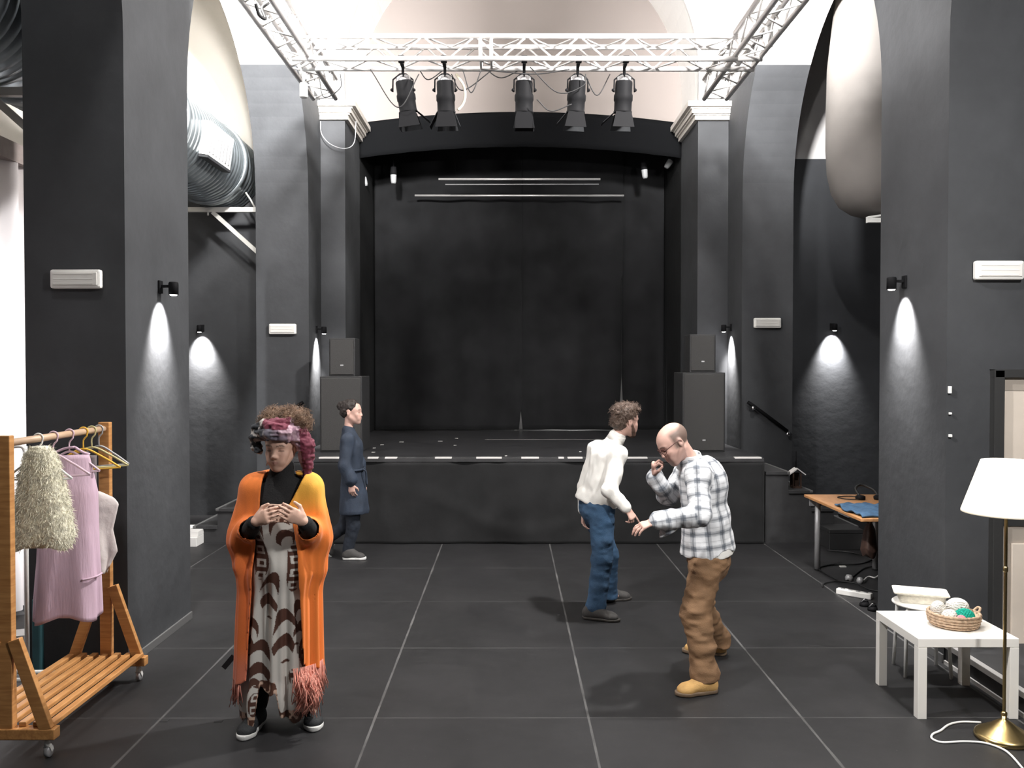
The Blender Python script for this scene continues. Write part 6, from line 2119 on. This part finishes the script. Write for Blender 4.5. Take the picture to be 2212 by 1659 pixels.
# ================================================================== bald man in plaid shirt, bent forward
def man_plaid():
    Y0 = 5.38
    s_ = 1.03
    o = P(1456, 956, Y0 - 0.04)
    R = head_frame((-0.80, -0.22, -0.56), (-0.56, -0.05, 0.83))
    org = A(P(1530, 1190, Y0)[0], Y0, 0)
    sd = nrm(A(-0.22, -0.97, 0))                    # his left-hand side, towards the camera
    J = dict(skull=o + R @ A(0, -0.025, -0.04), neck=P(1492, 996, Y0), chest=P(1515, 1045, Y0), pel=P(1531, 1180, Y0))
    sm = P(1505, 1016, Y0)
    J['sl'], J['sr'] = sm + sd * 0.185 + A(0.01, 0, -0.01), sm - sd * 0.185 + A(-0.04, 0, 0)
    J['el'], J['wl'] = P(1512, 1113, Y0 - 0.30), P(1415, 1127, Y0 - 0.33)
    J['er'], J['wr'] = P(1442, 1072, Y0 + 0.14), P(1413, 1027, Y0 + 0.02)
    J['hl'], J['hr'] = J['pel'] + sd * 0.09 + A(0, 0, -0.04), J['pel'] - sd * 0.09 + A(-0.02, 0, -0.04)
    J['kl'], J['al'] = P(1503, 1322, Y0 - 0.17), P(1524, 1466, Y0 - 0.26)
    J['kr'], J['ar'] = P(1508, 1305, Y0 + 0.22), P(1550, 1392, Y0 + 0.40)
    hL, tL = A(*floor_pt(1552, 1499, 0)), A(*floor_pt(1467, 1508, 0))
    hR, tR = A(*floor_pt(1574, 1419, 0)), A(*floor_pt(1480, 1412, 0))
    J['tl'], J['tr'] = tL + A(0.06, 0.01, 0.04), tR + A(0.06, 0, 0.04)
    t = thing('person', 'balding man in glasses, plaid shirt and brown trousers bending forward', 'person', tuple(org))
    B = Body()
    limbs(B, J, 1.0)
    add_head(B, o, R, s_, True)
    # near hand reaching, far hand a loose fist at the face
    add_hand(B, J['wl'], nrm(A(-0.92, -0.1, -0.25)), (0.05, 0.3, -1), (-0.35, 0.9, 0.2), (0.30, 0.45, 0.3), 1.02, 0.09, thumb=0.5)
    add_hand(B, J['wr'], nrm(A(-0.10, -0.25, 0.95)), (0.95, -0.2, 0.1), (0.2, -0.9, 0.1), (0.9, 1.3, 0.7), 1.0, thumb=0.7)
    put('body', B.mesh(0.005), 'skin', t, org, skin_col(SKIN_P, o, R, s_, closed=False, stubble=((0.16, 0.10, 0.085), 0.40), bald=((0.095, 0.072, 0.058), 0.85), brow=(0.10, 0.06, 0.05)), 1)
    S = Body()
    mid = J['pel'] + (J['chest'] - J['pel']) * 0.45
    ln = nrm(J['chest'] - J['pel'])
    S.e(J['pel'] + A(-0.005, 0, -0.03), mid, (0.194, 0.168), (0.176, 0.148), sd, 0.03)
    S.e(mid, J['chest'], (0.170, 0.140), (0.180, 0.135), sd, 0.03)
    S.c(J['sl'], J['sr'], 0.074, None, 0.06).c(J['chest'], J['neck'], 0.105, 0.070, 0.05)
    S.l(P(1527, 1040, Y0), (0.12, 0.16, 0.15), EYE3, 0.06)          # rounded upper back
    cut = nrm(J['pel'] - J['chest'])
    hemz = P(0, 1190, Y0)[2]
    S.fn(lambda p: p[..., 2] - (hemz - 0.03 + 0.36 * np.maximum(p[..., 0] - J['pel'][0] + 0.05, 0) + 0.008 * np.sin(p[..., 0] * 30) + 0.010 * np.sin(p[..., 1] * 40)), 's')
    for k in 'lr':
        e, w = J['e' + k], J['w' + k]
        S.c(J['s' + k], e, 0.074, 0.064, 0.04).c(e, w - nrm(w - e) * 0.015, 0.062, 0.050, 0.02)
    # open cuff flap hanging at the near wrist
    wl = J['wl'] + nrm(J['el'] - J['wl']) * 0.03
    S.e(wl + A(0.02, 0, -0.02), wl + A(0.05, 0.02, -0.075), (0.035, 0.012), (0.055, 0.010), (1, 0, 0), 0.012)
    wr = J['wr'] + nrm(J['er'] - J['wr']) * 0.03
    S.e(wr, wr + A(0.035, 0.0, -0.05), (0.05, 0.045), (0.055, 0.05), (1, 0, 0), 0.012)
    V, F = S.mesh(0.005, disp=folds((15, 15, 9), 0.022, 21))
    V = relax(V, F, 1)

    def plaid(V):
        bones = [(J['pel'], J['chest'], 0.15), (J['chest'], J['neck'], 0.10)] + [q for k in 'lr' for q in ((J['s' + k], J['e' + k], 0.065), (J['e' + k], J['w' + k], 0.055))]
        best, U, W = np.full(len(V), 1e9), np.zeros(len(V)), np.zeros(len(V))
        for i, (a, b, r) in enumerate(bones):
            d = sd_cone(V, a, b, r, r)
            u = nrm(b - a)
            L = np.linalg.norm(b - a)
            ref = nrm(sd - u * (sd @ u))
            x_, y_ = ref, np.cross(u, ref)
            q = V - a
            ang = np.arctan2(q @ y_, q @ x_)
            m = d < best
            best[m] = d[m]
            U[m] = (ang * r)[m]
            W[m] = (q @ u)[m] + 0.37 * i
        pr = 0.082
        a, b = np.mod(U + 0.02, pr) / pr, np.mod(W, pr * 1.05) / (pr * 1.05)
        base, grey, navy = A(0.74, 0.75, 0.77), A(0.20, 0.22, 0.25), A(0.028, 0.034, 0.05)
        ba, bb = smoothstep(0.10, 0.14, a) * smoothstep(0.52, 0.48, a), smoothstep(0.10, 0.14, b) * smoothstep(0.50, 0.46, b)
        w = 0.50 * ba + 0.50 * bb
        c = base + (grey - base) * w[:, None]
        ln_ = np.maximum(np.maximum(np.exp(-((a - 0.31) / 0.045) ** 2), np.exp(-((b - 0.30) / 0.045) ** 2) * 0.9), 0.45 * np.exp(-((b - 0.75) / 0.03) ** 2))
        return c + (navy - c) * (0.75 * ln_)[:, None]
    put('plaid_shirt', (V, F), 'dye', t, org, plaid, 0)
    # white undershirt below the hem at the back
    U_ = Body()
    U_.e(J['pel'] + A(0.0, 0, 0.03), J['pel'] + A(0.0, 0, -0.05), (0.178, 0.152), (0.184, 0.156), sd, 0.02)
    z0 = hemz - 0.022
    put('undershirt', U_.mesh(0.006, post=[('s', 0.0, lambda p: p[..., 2] - (z0 + 0.20 * np.abs(p[..., 0] - J['pel'][0] - 0.04)), None, None),
        ('s', 0.0, lambda p: (hemz - 0.005 + 0.36 * np.maximum(p[..., 0] - J['pel'][0] + 0.05, 0)) - p[..., 2], None, None)]), 'white_shirt', t, org)
    # shirt collar
    mb = MB()
    ax = nrm(J['skull'] - J['neck'] + A(0.05, 0, 0.03))
    cn = J['neck'] + ax * 0.01 - org
    mb.lathe([(0.092, -0.045), (0.076, 0.0), (0.066, 0.035), (0.064, 0.040), (0.061, 0.03)], 30, cn, ax)
    mb.build('collar', mat('pale_plaid_collar', (0.66, 0.66, 0.67), 0.8), t, solid=0.003)
    L = Body()
    L.e(J['pel'] + A(0.01, 0, -0.03), J['pel'] - A(-0.005, 0, 0.08), (0.155, 0.125), (0.165, 0.135), sd, 0.03)
    for k in 'lr':
        L.c(J['h' + k] + (J['k' + k] - J['h' + k]) * 0.2, J['k' + k], 0.102, 0.088, 0.04).c(J['k' + k], J['a' + k] + A(0, 0, 0.03), 0.092, 0.080, 0.03).c(J['a' + k] + A(0, 0, 0.04), J['a' + k] + A(0, 0, 0.0), 0.083, 0.082, 0.02)
    L.fn(lambda p: p[..., 2] - 0.07, 's')
    put('brown_trousers', L.mesh(0.006, disp=folds((9, 9, 19), 0.027, 31)), 'corduroy', t, org)
    bl = MB()
    bc = J['pel'] + A(0, 0, -0.02) - org
    bl.tube([bc + nrm(np.cross((0, 0, 1), sd)) * 0.134 * math.cos(a) + sd * 0.170 * math.sin(a) for a in np.linspace(0, 2 * math.pi, 33)[:-1]], 0.014, 8, True)
    bl.build('belt', 'belt', t)
    # glasses
    g = lambda x, y, z: o + R @ (A(x, y, z) * s_) - org
    mb = MB()
    for sx in (-1, 1):
        mb.tube([g(sx * 0.034 + 0.024 * math.cos(a), 0.103 - 0.010 * abs(math.cos(a)) * (sx * math.cos(a) > 0), 0.0 + 0.017 * math.sin(a)) for a in np.linspace(0, 2 * math.pi, 21)[:-1]], 0.0022, 6, True)
        mb.tube([g(sx * 0.058, 0.098, 0.006), g(sx * 0.078, 0.06, 0.012), g(sx * 0.083, 0.0, 0.016), g(sx * 0.083, -0.018, 0.0)], 0.0022, 6)
    mb.tube([g(-0.010, 0.105, 0.004), g(0, 0.112, 0.007), g(0.010, 0.105, 0.004)], 0.002, 6)
    mb.build('glasses', 'glass_frame', t)
    shoe('shoe', t, org, hL, tL, 'shoe_tan', 'sole_tan', 0.005, wid=0.052, lace='black_rubber', sole_t=0.026, lab='tan suede shoe with dark laces')
    shoe('shoe', t, org, hR, tR, 'shoe_tan', 'sole_tan', 0.005, wid=0.052, lace='black_rubber', sole_t=0.026, lab='tan suede shoe with dark laces')


man_plaid()
